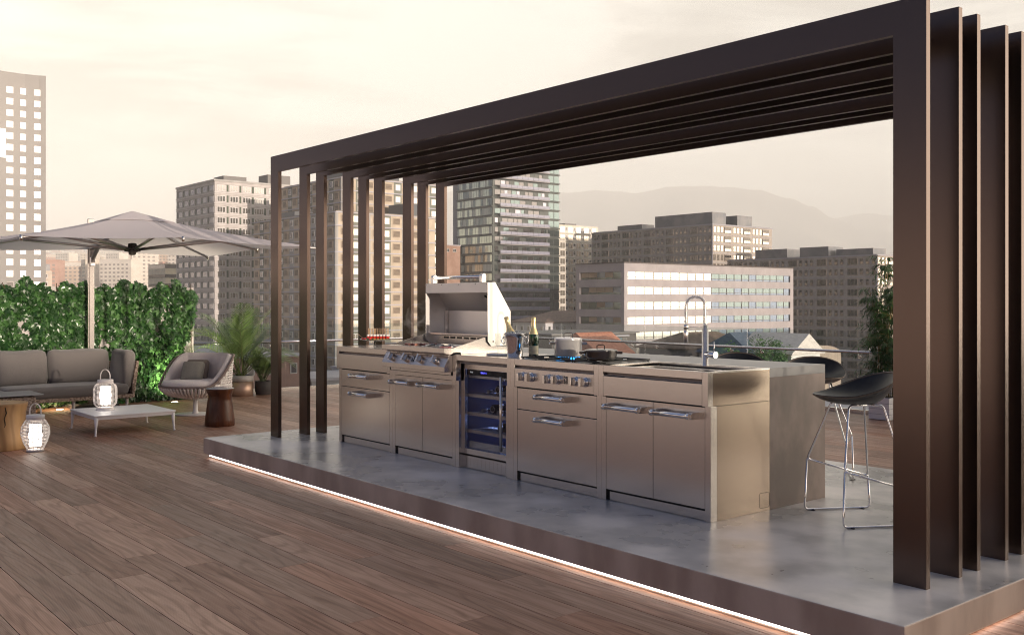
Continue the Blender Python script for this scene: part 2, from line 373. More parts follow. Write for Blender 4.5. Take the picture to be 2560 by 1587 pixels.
def kick(root, a, b):
    MB().box(a + .018, b - .001, YL + .018, YL + .0215, zz(.003), zz(.060)).build('kickboard', STEEL, root)
def worktop(root, x0, x1):
    MB().box(x0 + .0005, x1 - .0005, YU + .0405, 5.350, zz(.9055), zz(.9138)).build('worktop', STEELT, root)

# drawers on the left
def drawer_unit(x0, x1, name, label, hx, panel=True):
    r = thing(name, label, 'kitchen cabinet', (x0, YL, ZP)); a, b = shell(r, x0, x1); carcass(r, x0, x1); kick(r, a, b)
    MB().box(a + .001, b - .001, YU, YU + .03, zz(.709), zz(.845)).build('control_panel' if not panel else 'upper_panel', STEEL, r, bevel=.001)
    d = MB().box(a + .003, b - .001, YL, YL + .02, zz(.5405), zz(.696)).build('drawer', STEEL, r, bevel=.001); handle(d, hx[0], hx[1], .653)
    d = MB().box(a + .003, b - .001, YL, YL + .02, zz(.076), zz(.5355)).build('drawer', STEEL, r, bevel=.001); handle(d, hx[0], hx[1], .488)
    return r
X = [-8.352, -7.4155, -6.473, -5.739, -4.800, -3.860]
dl = drawer_unit(X[0], X[1], 'drawer_cabinet', 'steel cabinet with two drawers at the far left end of the kitchen', (-8.03, -7.73)); worktop(dl, X[0], X[1])
MB().box(X[0], X[0] + .003, YL + .061, 5.35, zz(0), zz(.905)).build('end_panel', STEEL, dl)

def door_pair(r, a, mid, b, hs):
    for (p, q), (h0, h1) in zip(((a + .002, mid - .002), (mid + .002, b - .001)), hs):
        d = MB().box(p, q, YL, YL + .02, zz(.0765), zz(.697)).build('door', STEEL, r, bevel=.001); handle(d, h0, h1, .642)

# grill cabinet
gc = thing('grill_cabinet', 'steel two-door cabinet carrying the open barbecue grill', 'kitchen cabinet', (X[1], YL, ZP))
MB().box(X[1], X[1] + .0435, YL, YL + .06, zz(0), zz(.7025)).box(X[2] - .045, X[2] - .001, YL, YL + .06, zz(0), zz(.7025)).box(X[2] + .001, X[2] + .0435, YL, YL + .06, zz(0), zz(.7025)) \
    .box(X[2] + .001, X[2] + .0435, YU, YU + .05, zz(.704), zz(.914)).each('side_pillar', STEEL, gc, bevel=.001)
carcass(gc, X[1], X[2]); kick(gc, X[1] + .045, X[2] - .045)
door_pair(gc, X[1] + .0445, -6.946, X[2] - .045, ((-7.34, -7.06), (-6.91, -6.63)))
MB().box(X[1] + .001, X[2] - .001, YU + .001, YU + .03, zz(.7035), zz(.740)).build('lower_rail', STEEL, gc, bevel=.001)

# the barbecue itself
GX0, GX1, GF = -7.4125, -6.4755, 4.646
bb = thing('barbecue_grill', 'stainless steel barbecue grill with its tall hood rolled open and food on the grate', 'barbecue', (GX0, GF, ZP + .74))
m = MB(); m.ext([(GF, zz(.926)), (GF, zz(.964)), (GF + .10, zz(.964)), (GF + .10, zz(.93)), (GF + .052, zz(.905)), (GF + .050, zz(.912)), (GF + .012, zz(.922))], 'X', GX0, GX1)
m.build('front_lip', STEEL, bb, bevel=.001)
panel_blue = STEEL
m = MB(); m.ext([(GF + .048, zz(.900)), (GF, zz(.813)), (GF, zz(.776)), (GF + .012, zz(.772)), (YU + .03, zz(.772)), (YU + .03, zz(.900))], 'X', GX0, GX1)
m.ext([(GF + .044, zz(.905)), (GF + .044, zz(.900)), (YU + .03, zz(.9005)), (YU + .03, zz(.905))], 'X', GX0 - .004, GX1 + .002)
cp = m.build('control_panel', STEEL, bb, bevel=.001)
tilt = math.atan2(.048, .087)
for x in (-7.275, -7.055, -6.84, -6.62):
    k = MB(); k.cyl((0, .002, 0), (0, -.028, 0), .030, 24); k.box(-.010, .010, -.052, -.026, -.031, .031)
    k.xf(rot(0, (x, GF + .024, zz(.857)), x=-tilt)); k.build('knob', SATIN, cp, bevel=.0015)
def emblem(parent, M, w=.036):
    e = MB().box(-w / 2, w / 2, -.0022, -.0004, -w * .72, w * .72); e.xf(M); o = e.build('emblem', BLACKM, parent)
    e = MB(); n = 20
    pts = [(w * .33 * math.cos(2 * math.pi * i / n), -.0028, w * .20 + w * .40 * math.sin(2 * math.pi * i / n)) for i in range(n)]
    e.tube(pts, w * .035, 5, closed=True); e.ext([(-w * .30, w * .52), (-w * .12, w * .56), (w * .30, -w * .12), (w * .12, -w * .16)], 'Y', -.0032, -.0022)
    e.xf(M); e.build('emblem_mark', SATIN, o)
    text('lettering', 'steel', w * .36, M @ Matrix.Translation((0, -.0026, -w * .42)) @ Matrix.Rotation(R(90), 4, 'X'), SATIN, o)
emblem(cp, rot(0, (-6.955, GF + .0245, zz(.857)), x=-tilt), .038)
MB().box(GX0 + .01, -6.95, YU + .004, YU + .03, zz(.7425), zz(.769)).box(-6.948, GX1 - .03, YU + .004, YU + .03, zz(.7425), zz(.769)).each('drip_tray', STEEL, bb, bevel=.001)
MB().box(GX0 + .002, GX1 - .002, YU + .0305, 5.346, zz(.7425), zz(.925)).build('firebox', BLACKGAP, bb)
# top rim, grate, side wings, back trough
m = MB(); m.box(GX0, GX0 + .035, GF + .1005, 5.34, zz(.926), zz(.963)).box(GX1 - .018, GX1, GF + .1005, 5.34, zz(.926), zz(.963)).box(GX1 + .001, GX1 + .044, YU + .0505, 5.34, zz(.9145), zz(.930)).each('rim', STEELT, bb, bevel=.001)
m = MB()
for i in range(46): x = GX0 + .045 + i * .0186; m.box(x, x + .009, GF + .102, 5.12, zz(.938), zz(.952))
for y in (4.80, 4.96, 5.10): m.box(GX0 + .04, GX1 - .02, y, y + .01, zz(.930), zz(.9375))
m.build('grate', IRON, bb)
for x in (GX0 + .0005, -6.4965):
    MB().ext([(4.75, zz(.9635)), (5.19, zz(1.072)), (5.19, zz(.9635))], 'X', x, x + .004).build('side_wing', SATIN if x < -7 else STEEL, bb)
m = MB(); m.box(GX0 + .0055, -6.497, 5.165, 5.19, zz(.964), zz(1.040)); m.ext([(5.12, zz(1.048)), (5.12, zz(1.062)), (5.19, zz(1.066)), (5.19, zz(1.0405))], 'X', GX0 + .0055, -6.497); m.build('back_trough', STEEL, bb, bevel=.001)
m = MB()
for i in range(7): x = -7.20 + i * .098; m.box(x, x + .07, 5.1625, 5.1645, zz(1.015), zz(1.032))
m.build('vent', BLACKM, bb)
# hood
HX0, HX1 = -7.385, -6.4765
hd = MB(); prof = [(5.093, 1.500), (5.172, 1.504), (5.339, 1.258), (5.339, .972), (5.131, .968), (5.093, 1.010)]
P = [(a, zz(b)) for a, b in prof]
for x in (HX0, HX1 - .004): hd.ext(P, 'X', x, x + .004)
hd.box(HX0 + .0042, HX1 - .0042, 5.093, 5.096, zz(1.416), zz(1.499))
hd.ext([(5.0962, zz(1.4965)), (5.0962, zz(1.4995)), (5.172, zz(1.5035)), (5.3385, zz(1.258)), (5.3385, zz(.972)), (5.3355, zz(.972)), (5.3355, zz(1.257)), (5.171, zz(1.4995))], 'X', HX0 + .0042, HX1 - .0042)
hood = hd.build('hood', mat('hood steel', (.82, .78, .74), rough=.48, metal=1., scale=4, rvar=.03), bb, bevel=.0008)
MB().box(HX0 + .006, HX0 + .012, 5.30, 5.33, zz(1.0), zz(1.25)).build('hinge_rail', STEEL, hood)
m = MB()
for x in (HX0 + .018, HX0 + .25, HX0 + .50, HX0 + .74, HX1 - .018): m.cyl((x, 5.0935, zz(1.488)), (x, 5.0915, zz(1.488)), .004, 8)
m.cyl((-6.70, 5.24, zz(1.395)), (-6.70, 5.26, zz(1.378)), .012, 10); m.cyl((HX1 + .001, 5.15, zz(1.008)), (HX1 - .002, 5.15, zz(1.008)), .007, 8)
m.build('rivet', BLACKM, hood)
lh = MB(); lh.cyl((-7.25, 5.10, zz(1.550)), (-6.56, 5.10, zz(1.550)), .0155, 16); lh = lh.build('hood_handle', CHROME, hood)
m = MB()
for x in (-7.268, -6.560):
    p = [(5.078, zz(1.503)), (5.078, zz(1.556))] + [(5.100 + .022 * math.cos(a), zz(1.556) + .022 * math.sin(a)) for a in (math.pi * k / 8 for k in range(8, -1, -1))] + [(5.122, zz(1.503))]
    m.ext(p, 'X', x - .012, x + .026)
m.build('handle_post', mat('white hot steel', (.8, .78, .75), rough=.25, metal=.9), hood, bevel=.002)

# wine cooler
wc = thing('wine_cooler', 'built-in glass-door wine cooler glowing blue inside, between grill and hob', 'wine cooler', (X[2] + .045, YC, ZP))
wa, wb = -6.4265, -5.783
m = MB(); m.box(wa, wb, YU, YU + .04, zz(.869), zz(.914)); m.ext([(YU + .004, zz(.8465)), (YU + .030, zz(.868)), (YU + .05, zz(.868)), (YU + .05, zz(.8465))], 'X', wa, wb); m.build('front_rail', STEEL, wc, bevel=.0008)
MB().box(X[2] + .0445, X[3] - .0005, YU + .0405, 5.35, zz(.9055), zz(.9138)).build('worktop', STEELT, wc)
MB().box(X[3] - .0435, X[3] - .0005, YU, YU + .05, zz(.704), zz(.914)).box(X[3] - .0435 - .0435, X[3] - .0005, YL, YL + .06, zz(0), zz(.7025)).each('side_pillar', STEEL, wc, bevel=.001)
INT = mat('cooler lining', (.06, .07, .13), rough=.25)
dx0, dx1, dz0, dz1 = -6.452 + .003, -5.836, .116, .838
m = MB(); gx0, gx1, gz0, gz1 = -6.407, -5.868, .160, .798
for b in ((dx0, dx1, dz0, gz0), (dx0, dx1, gz1, dz1)): m.box(b[0], b[1], YC, YC + .03, zz(b[2]), zz(b[3]))
m.box(dx0, gx0, YC, YC + .03, zz(gz0 + .0003), zz(gz1 - .0003)); m.box(gx1, dx1, YC, YC + .03, zz(gz0 + .0003), zz(gz1 - .0003)); dr = m.build('door_frame', STEEL, wc, bevel=.001)
MB().box(gx0 + .0005, gx1 - .0005, YC + .012, YC + .016, zz(gz0), zz(gz1)).build('glass_pane', glass_mat('cooler glass', (.82, .85, .9), .55), wc)
m = MB(); bx0, bx1, by0, by1, bz0, bz1 = dx0 + .02, dx1 - .02, YC + .032, 5.30, .14, .815
m.box(bx0, bx0 + .004, by0, by1, zz(bz0), zz(bz1)).box(bx1 - .004, bx1, by0, by1, zz(bz0), zz(bz1)).box(bx0, bx1, by1, by1 + .004, zz(bz0), zz(bz1)).box(bx0, bx1, by0, by1, zz(bz0 - .004), zz(bz0)).box(bx0, bx1, by0, by1, zz(bz1), zz(bz1 + .004))
m.build('lining', INT, wc)
BL = mat('blue led', (1, 1, 1), emit=(.38, .50, 1.), estr=12.)
m = MB()
for z in (.80, .565, .418, .275): m.box(bx0 + .06, bx1 - .06, by1 - .16, by1 - .15, zz(z), zz(z + .006))
m.build('blue_light', BL, wc)
MB().box(gx0 + .012, gx1 - .001, YC + .0165, YC + .0195, zz(.750), zz(.795)).build('display_panel', mat('display glass', (.01, .01, .012), rough=.1), wc)
dp = CH[wc][-1]
text('lettering', 'Miele', .017, rot(0, (-6.335, YC + .0160, zz(.7745)), x=R(90)), mat('self-lit silver print', (.8, .8, .8), rough=.3, emit=(.8, .8, .85), estr=.4), dp, .0003)  # printed name is given a faint glow of its own
text('digits', '1046  F 6', .020, rot(0, (-6.18, YC + .0160, zz(.7745)), x=R(90)), mat('blue digits', (0, 0, 0), emit=(.12, .12, 1.), estr=3.), dp, .0003)
for zt in (.782, .585, .437, .296):
    if zt > .7: continue
    m = MB(); m.box(bx0 + .008, bx1 - .006, YC + .034, YC + .050, zz(zt - .012), zz(zt + .014)); sh = m.build('shelf', STEEL, wc)
    m = MB()
    for i in range(15): x = bx0 + .03 + i * .038; m.cyl((x, YC + .05, zz(zt + .008)), (x, by1 - .03, zz(zt + .008)), .0035, 6)
    m.build('rack_wire', SATIN, sh)
MB().box(gx0 + .02, gx1 - .002, YC + .034, YC + .038, zz(.165), zz(.218)).build('sill', STEEL, wc)
MB().box(gx0 + .01, gx1, YC + .034, YC + .045, zz(.728), zz(.748)).build('top_rail', STEEL, wc)
m = MB(); m.cyl((-5.876, YC - .052, zz(.195)), (-5.876, YC - .052, zz(.765)), .0125, 14)
for z in (.225, .735): m.cyl((-5.876, YC - .05, zz(z)), (-5.876, YC + .001, zz(z)), .006, 10)
m.build('handle', SATIN, wc)
m = MB(); m.box(dx0, dx1, YC + .004, YC + .02, zz(.004), zz(.098)); m.ext([(YC + .004, zz(.0985)), (YC + .004, zz(.1015)), (YC + .03, zz(.112)), (YC + .03, zz(.0985))], 'X', dx0, dx1); kp = m.build('kickboard', STEEL, wc)
m = MB()
for i in range(11):
    for j in range(4): x = dx0 + .06 + i * .05; z = .030 + j * .016; m.box(x, x + .004, YC + .0030, YC + .0042, zz(z), zz(z + .004))
m.build('vent_holes', BLACKM, kp)
carc = MB().box(X[2] + .045, bx0 - .002, YC + .03, 5.34, zz(.002), zz(.86)).box(bx1 + .002, X[3] - .002, YL + .061, 5.34, zz(.002), zz(.86)).box(bx0 - .002, bx1 + .002, YC + .032, 5.34, zz(.002), zz(.13)).box(X[2] + .046, X[3] - .002, YC + .0325, 5.34, zz(.8605), zz(.905)).each('carcass', BLACKGAP, wc)
# bottles lying in the cooler
GB = mat('dark bottle glass', (.02, .024, .035), rough=.12, spec=.9)
FOIL = mat('bottle foil', (.18, .17, .18), rough=.35, metal=.7)
def lying_bottle(x, z, back, label):
    r = thing('wine_bottle', label, 'wine bottle', (x, YC + .06, zz(z)), 'wine bottles lying in the cooler')
    y0 = YC + .075
    if back: pr = [(.014, 0), (.0145, .05), (.014, .09), (.030, .12), (.037, .15), (.037, .29), (.034, .296)]
    else: pr = [(.030, 0), (.037, .006), (.037, .15), (.030, .18), (.014, .21), (.0145, .29)]
    m = MB(); m.lathe(0, 0, pr, 18); m.xf(rot(0, (x, y0, zz(z)), x=R(-90))); m.build('bottle_body', GB, r)
    m = MB()
    if back: m.lathe(0, 0, [(.0155, -.004), (.0158, .045)], 14); m.xf(rot(0, (x, y0, zz(z)), x=R(-90))); m.build('foil', FOIL, r)
    else: m.lathe(0, 0, [(.018, .001), (.026, -.0015), (.030, -.0015)], 18, cap=False); m.xf(rot(0, (x, y0, zz(z)), x=R(-90))); m.build('punt', FOIL, r)
for x, z, b, lb in ((-6.196, .623, 1, 'wine bottle neck outward at left of the top cooler shelf'), (-6.074, .645, 0, 'wine bottle with its round base outward on the top cooler shelf'), (-6.000, .624, 1, 'wine bottle neck outward beside the door handle on the top cooler shelf'),
                    (-6.264, .466, 1, 'wine bottle neck outward at left of the middle cooler shelf'), (-6.14, .488, 0, 'wine bottle with its round base outward on the middle cooler shelf'), (-6.066, .466, 1, 'wine bottle neck outward at right of the middle cooler shelf'),
                    (-6.045, .345, 0, 'single wine bottle lying on the lowest cooler shelf')): lying_bottle(x, z, b, lb)

# hob cabinet
hc = drawer_unit(X[3], X[4], 'hob_cabinet', 'steel cabinet with six knobs, two drawers and the gas hob on top', (-5.40, -5.115), False)
cpn = [c for c in CH[hc] if c.name.startswith('control_panel')][0]
for x in (-5.592, -5.496, -5.304, -5.210, -5.023, -4.929):
    k = MB(); z = zz(.788); k.cyl((x, YU - .001, z), (x, YU - .010, z), .034, 28); k.cyl((x, YU - .0105, z), (x, YU - .030, z), .029, 28)
    kb = k.build('knob', CHROME, cpn, bevel=.002)
    MB().box(x - .012, x + .012, YU - .060, YU - .0305, z - .0285, z + .0285).build('grip', SATIN, kb, bevel=.0015)
emblem(cpn, rot(0, (-5.127, YU, zz(.789))), .036)
MB().box(X[3] + .0005, -5.70, YU + .0405, 5.35, zz(.9055), zz(.9138)).box(-4.845, X[4] - .0005, YU + .0405, 5.35, zz(.9055), zz(.9138)).box(-5.6995, -4.8455, YU + .0405, 4.785, zz(.9055), zz(.9136)).box(-5.6995, -4.8455, 5.32, 5.35, zz(.9055), zz(.9136)).each('worktop', STEELT, hc)
hob = MB().box(-5.699, -4.846, 4.7855, 5.3195, zz(.9052), zz(.9085)).build('hob_tray', mat('hob steel', (.20, .19, .18), rough=.3, metal=1.), hc)
for i, (x, y, r_) in enumerate(((-5.55, 4.90, .045), (-5.43, 5.035, .055), (-5.27, 4.92, .05), (-5.10, 5.18, .04), (-4.95, 4.885, .05))):
    m = MB(); m.lathe(x, y, [(r_, zz(.909)), (r_, zz(.914)), (r_ * .8, zz(.9175)), (r_ * .2, zz(.918))], 20); m.build('burner', IRON, hob)
for (a, b) in ((-5.69, -5.42), (-5.41, -5.135), (-5.125, -4.855)):
    m = MB(); z0, z1 = zz(.920), zz(.930); cx = (a + b) / 2
    for y in (4.80, 5.055, 5.30): m.box(a, b, y - .005, y + .005, z0, z1)
    for x in (a + .005, b - .005): m.box(x - .005, x + .005, 4.8055, 5.0495, z0, z1 - .0003); m.box(x - .005, x + .005, 5.0605, 5.2945, z0, z1 - .0003)
    for y in (4.93, 5.18):
        m.box(a + .0105, cx - .03, y - .004, y + .004, z0, z1 + .002); m.box(cx + .03, b - .0105, y - .004, y + .004, z0, z1 + .002)
        m.box(cx - .004, cx + .004, y + .035, y + .10, z0, z1 + .002); m.box(cx - .004, cx + .004, y - .10, y - .035, z0, z1 + .002)
    for x in (a + .006, b - .006):
        for y in (4.81, 5.29): m.box(x - .004, x + .004, y - .004, y + .004, zz(.909), z0 - .0002)
    m.build('pan_support', IRON, hob)
FL = mat('gas flame', (0, .1, .3), emit=(.05, .40, 1.), estr=2.)
m = MB()
for i in range(26):
    a = 2 * math.pi * i / 26; m.lathe(-5.43 + .085 * math.cos(a), 5.035 + .085 * math.sin(a), [(.004, zz(.912)), (.007, zz(.922)), (.002, zz(.9315))], 6)
m.build('gas_flame', FL, hob)

# sink cabinet
sc_ = thing('sink_cabinet', 'steel two-door cabinet with a sink and tall tap at the near right end', 'kitchen cabinet', (X[4], YL, ZP)); a, b = shell(sc_, X[4], X[5]); kick(sc_, a, b)
MB().box(X[4] + .004, X[5] - .006, YL + .022, 5.345, zz(.002), zz(.70)).box(X[4] + .004, X[5] - .006, YU + .041, YL + .0, zz(.705), zz(.78)).each('carcass', BLACKGAP, sc_)
MB().box(a + .001, b - .001, YU, YU + .03, zz(.709), zz(.8415)).build('upper_panel', STEEL, sc_, bevel=.001)
door_pair(sc_, a, -4.329, b, ((-4.70, -4.395), (-4.27, -3.975)))
m = MB(); m.box(X[5] - .003, X[5], YU + .0505, 5.3495, zz(.7055), zz(.905)); m.box(X[5] - .003, X[5] + .0, YL + .061, 5.3495, zz(.001), zz(.7025)); m.each('end_panel', mat('end panel steel', (.36, .29, .235), rough=.25, metal=1.), sc_)
m = MB(); pts = []
for cx_, cz_, a0 in ((5.335, .108, 0), (5.255, .108, 90), (5.255, .032, 180), (5.335, .032, 270)):
    for k in range(5): an = R(a0 + k * 22.5); pts.append((X[5] + .0008, cx_ + .010 * math.cos(an) - .0, zz(cz_ + .010 * math.sin(an))))
m.tube(pts, .0012, 4, closed=True); m.build('access_hatch', BLACKM, sc_)
# worktop ring, recessed tray, two basins
m = MB(); t = zz(.9138); tx0, tx1, ty0, ty1 = -4.745, -3.905, 4.785, 5.225
m.box(X[4] + .0005, tx0, YU + .0405, 5.35, zz(.9055), t).box(tx1, X[5], YU + .0505, 5.35, zz(.9055), t).box(tx0 + .0003, tx1 - .0003, YU + .0405, ty0, zz(.9055), t).box(tx0 + .0003, tx1 - .0003, ty1, 5.245, zz(.9055), t).box(tx0 + .0003, tx1 - .0003, 5.290, 5.35, zz(.9055), t)
m.each('worktop', STEELT, sc_)
m = MB(); z = zz(.895)
for q in ((tx0, tx1, ty0, 4.80), (tx0, tx1, 5.10, ty1), (tx0, -4.62, 4.8003, 5.0997), (-4.20, -4.17, 4.8003, 5.0997), (-3.96, tx1, 4.8003, 5.0997)): m.box(q[0], q[1], q[2], q[3], z - .004, z)
m.box(tx0 + .0003, tx1 - .0003, 5.2453, 5.2897, z - .012, z - .008)
tray = m.build('sink_tray', STEELT, sc_)
for x0, x1 in ((-4.62, -4.20), (-4.17, -3.96)):
    m = MB(); zb = zz(.72); y0, y1 = 4.80, 5.10
    m.box(x0, x0 + .003, y0, y1, zb, z - .0042).box(x1 - .003, x1, y0, y1, zb, z - .0042).box(x0 + .003, x1 - .003, y0, y0 + .003, zb, z - .0042).box(x0 + .003, x1 - .003, y1 - .003, y1, zb, z - .0042).box(x0 + .003, x1 - .003, y0 + .003, y1 - .003, zb, zb + .003)
    m.build('basin', mat('basin steel', (.45, .42, .40), rough=.3, metal=1.), tray)
# tap
fx, fy = -4.249, 5.180
m = MB(); m.lathe(fx, fy, [(.026, zz(.9142)), (.026, zz(.920)), (.022, zz(.922)), (.022, zz(1.165)), (.017, zz(1.1655)), (.017, zz(1.188))], 20)
fau = m.build('tap', SATIN, sc_)
rv = Vector((.637, .771, 0))           # the spout swings parallel to the view
rv = Vector((.80, .60, 0)).normalized(); k_ = .122 / (rv.x * .6373 + rv.y * .7706)
def fp(u, z): return (fx - rv.x * u * k_ / .122, fy - rv.y * u * k_ / .122, zz(z))
path = [fp(0, 1.19 + .01 * i) for i in range(13)] + [fp(.061 - .061 * math.cos(math.pi * i / 16), 1.315 + .061 * math.sin(math.pi * i / 16)) for i in range(1, 16)] + [fp(.122, 1.315 - .01 * i) for i in range(13)]
MB().tube(path, .0045, 8).build('hose', SATIN, fau)
pv = [Vector(p) for p in path]; sp = []; tot = len(pv) - 1; turns = 46; n = turns * 12; side = Vector((-rv.y, rv.x, 0))
for i in range(n + 1):
    t_ = i / n * tot; j = min(int(t_), tot - 1); p = pv[j].lerp(pv[j + 1], t_ - j); tg = (pv[min(j + 1, tot)] - pv[max(j - 1, 0)]).normalized(); nr = tg.cross(side).normalized(); an = 2 * math.pi * turns * i / n
    sp.append(p + (side * math.cos(an) + nr * math.sin(an)) * .0125)
MB().tube(sp, .0021, 5).build('coil_spring', CHROME, fau)
q = fp(.122, 0); m = MB(); m.lathe(q[0], q[1], [(.014, zz(1.070)), (.016, zz(1.072)), (.016, zz(1.150)), (.0125, zz(1.158)), (.0165, zz(1.160)), (.0165, zz(1.188)), (.012, zz(1.190))], 18); m.build('spray_head', SATIN, fau)
MB().cyl(fp(.018, 1.172), fp(.108, 1.172), .003, 8).build('docking_arm', SATIN, fau)
lv = Vector((.93, -.05, .0)).normalized()
m = MB(); c0 = Vector((fx, fy, zz(.992))); m.cyl(c0 + lv * .015, c0 + lv * .092, .023, 20); m.cyl(c0 + lv * .078, c0 + lv * .078 + Vector((0, 0, .085)), .0038, 8); m.build('lever', CHROME, fau)

# concrete bar behind and at the near end
cb = thing('concrete_bar', 'concrete breakfast bar with waterfall end running behind the steel units', 'breakfast bar', (X[0], 5.351, ZP))
MB().box(X[0], X[5] + .001, 5.3515, 5.978, zz(.854), zz(.9135)).build('bar_top', CONCT, cb, bevel=.0015)
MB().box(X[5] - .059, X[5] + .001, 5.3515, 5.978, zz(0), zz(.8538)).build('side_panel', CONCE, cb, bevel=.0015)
MB().box(X[0], X[0] + .06, 5.3515, 5.978, zz(0), zz(.8538)).build('side_panel', CONCV, cb, bevel=.0015)
MB().box(X[0] + .061, X[5] - .06, 5.3515, 5.46, zz(0), zz(.8536)).build('back_panel', CONCV, cb)

# ------------------------------------------------------------------ things on the worktop
ZT = zz(.9142)
CLEAR = glass_mat('clear glass', (.96, .97, .96), 1.)
GREEN = mat('green bottle glass', (.006, .045, .012), rough=.06, spec=.9, coat=.5)
GOLD = mat('gold foil', (.80, .66, .36), (.66, .52, .26), rough=.32, metal=.85, scale=60, bump=.25, bscale=160, bdist=.002)
LABEL = mat('cream paper label', (.72, .66, .48), rough=.6)
INK = mat('dark ink', (.05, .04, .02), rough=.7)
def champagne(x, y, z, M, label):
    r = thing('champagne_bottle', label, 'bottle', (x, y, z))
    def L(prof, n=24, **k): m = MB(); m.lathe(0, 0, prof, n, **k); m.xf(M); return m
    L([(.036, 0), (.040, .004), (.040, .150), (.0385, .165), (.032, .186), (.0225, .212), (.0165, .238), (.0155, .296)]).build('glass_body', GREEN, r)
    L([(.0392, .158), (.0335, .185), (.0235, .212), (.0175, .238), (.0168, .262)], cap=False).build('foil_neck', GOLD, r)
    c = L([(.0175, .262), (.0190, .265), (.0175, .278), (.0185, .300), (.0150, .305), (.004, .307)]).build('foil_cap', GOLD, r)
    L([(.0193, .262), (.0198, .2635), (.0193, .265)], cap=False).build('wire_collar', GOLD, c)
    return r
def curved_label(parent, r, z0, z1, a0, a1, M):
    m = MB(); n = 16; vs = []
    for i in range(n + 1):
        a = a0 + (a1 - a0) * i / n
        for z in (z0, z1): vs.append((r * math.cos(a), r * math.sin(a), z))
    m.add(vs, [(2 * i, 2 * i + 2, 2 * i + 3, 2 * i + 1) for i in range(n)], 0, True); m.xf(M); return m.build('paper_label', LABEL, parent)
bx, by = -5.838, 5.045
M0 = Matrix.Translation((bx, by, ZT)); ch = champagne(bx, by, ZT, M0, 'green champagne bottle with gold neck foil and cream label standing on the worktop')
va = math.atan2(-by, -bx)       # towards the camera
pl = curved_label(ch, .0403, .020, .084, va - 1.15, va + 1.15, M0)
def bend_text(body, size, z, parent):
    o = text('lettering', body, size, Matrix.Identity(4), INK, parent, .0002); me = o.data; off = OFF[parent]
    for v in me.vertices:
        c = v.co + OFF[parent]; a = va + c.x / .0406; rr = .0407; v.co = Vector((bx + rr * math.cos(a), by + rr * math.sin(a), ZT + z + c.y)) - off
bend_text('MOET & CHANDON', .0088, .047, pl); bend_text('CHAMPAGNE', .0048, .037, pl)

# ice bucket
ix, iy = -5.846, 4.862
bk = thing('ice_bucket', 'polished metal ice bucket full of ice with two ring handles', 'ice bucket', (ix, iy, ZT))
m = MB(); m.lathe(ix, iy, [(.058, ZT), (.060, ZT + .004), (.064, ZT + .06), (.078, ZT + .150), (.082, ZT + .178), (.088, ZT + .181), (.088, ZT + .184), (.081, ZT + .184), (.076, ZT + .16)], 36)
m.build('bucket_body', mat('polished steel', (.80, .79, .80), rough=.07, metal=1., bump=.25, bscale=9, scale=4, bdist=.01), bk)
for sgn in (1, -1):
    d = Vector((.64, .77, 0)) * sgn; c = Vector((ix, iy, ZT + .148)) + d * .086
    m = MB(); m.tube([c + d * (.003 + .004 * math.sin(math.pi * i / 10)) + Vector((-.77, .64, 0)) * .004 * math.cos(2 * math.pi * i / 20) + (d * .010 + Vector((0, 0, 0))) * math.sin(2 * math.pi * i / 20) + Vector((0, 0, -.022 + .022 * math.cos(2 * math.pi * i / 20))) for i in range(20)], .003, 6, closed=True)
    for a in (-.010, 0, .010): m.ball((c.x - .77 * a, c.y + .64 * a, c.z + .006), .007, 8)
    m.build('ring_handle', CHROME, bk)
ICE = mat('ice', (.80, .85, .88), rough=.08, trans=.75, ior=1.31, bump=.2, bscale=60)
m = MB(); rg = random.Random(5)
for i in range(64):
    a = rg.uniform(0, 6.28); r_ = .070 * rg.random() ** .5; h = .014 + .022 * (1 - r_ / .072) * rg.random()
    b = MB().cushion((0, 0, 0), (.022, .020, .019), .25, .0, n=2); b.xf(rot(rg.uniform(0, 6), (ix + r_ * math.cos(a), iy + r_ * math.sin(a), ZT + .166 + h), x=rg.uniform(0, 6), y=rg.uniform(0, 6)))
    m.add(b.v, b.f, 0, False)
m.build('ice', ICE, label='heap of clear ice cubes filling the metal bucket', cat='ice', kind='stuff')
champagne(ix - .01, iy - .01, ZT + .02, rot(0, (ix + .005, iy + .012, ZT + .018), x=R(6)) @ Matrix.Rotation(R(-17), 4, 'Y'), 'champagne bottle leaning in the ice bucket with only its gold neck showing')

# two flutes
def flute(x, y, label):
    r = thing('champagne_flute', label, 'glass', (x, y, ZT), 'champagne flutes')
    m = MB(); m.lathe(x, y, [(.028, ZT), (.028, ZT + .0012), (.006, ZT + .004), (.0033, ZT + .010), (.0033, ZT + .070), (.006, ZT + .078)], 20); m.build('stem', CLEAR, r)
    m = MB(); m.lathe(x, y, [(.004, ZT + .078), (.014, ZT + .088), (.0215, ZT + .110), (.0235, ZT + .135), (.0215, ZT + .182), (.0205, ZT + .182), (.0222, ZT + .135), (.0202, ZT + .111), (.013, ZT + .090), (.003, ZT + .083)], 24, cap=False); m.build('bowl', CLEAR, r)
flute(-5.978, 4.800, 'empty champagne flute, the left one of the pair in front of the grill hood'); flute(-5.930, 4.838, 'empty champagne flute right beside the ice bucket')
MB().cushion((-6.08, 4.905, ZT + .0085), (.20, .10, .016), .3, .1, n=6, mtx=Matrix.Rotation(.3, 4, 'Z'), wob=.001).build('folded_napkin', mat('white napkin', (.78, .76, .74), rough=.9), label='folded white napkin lying on the worktop behind the flutes', cat='napkin')

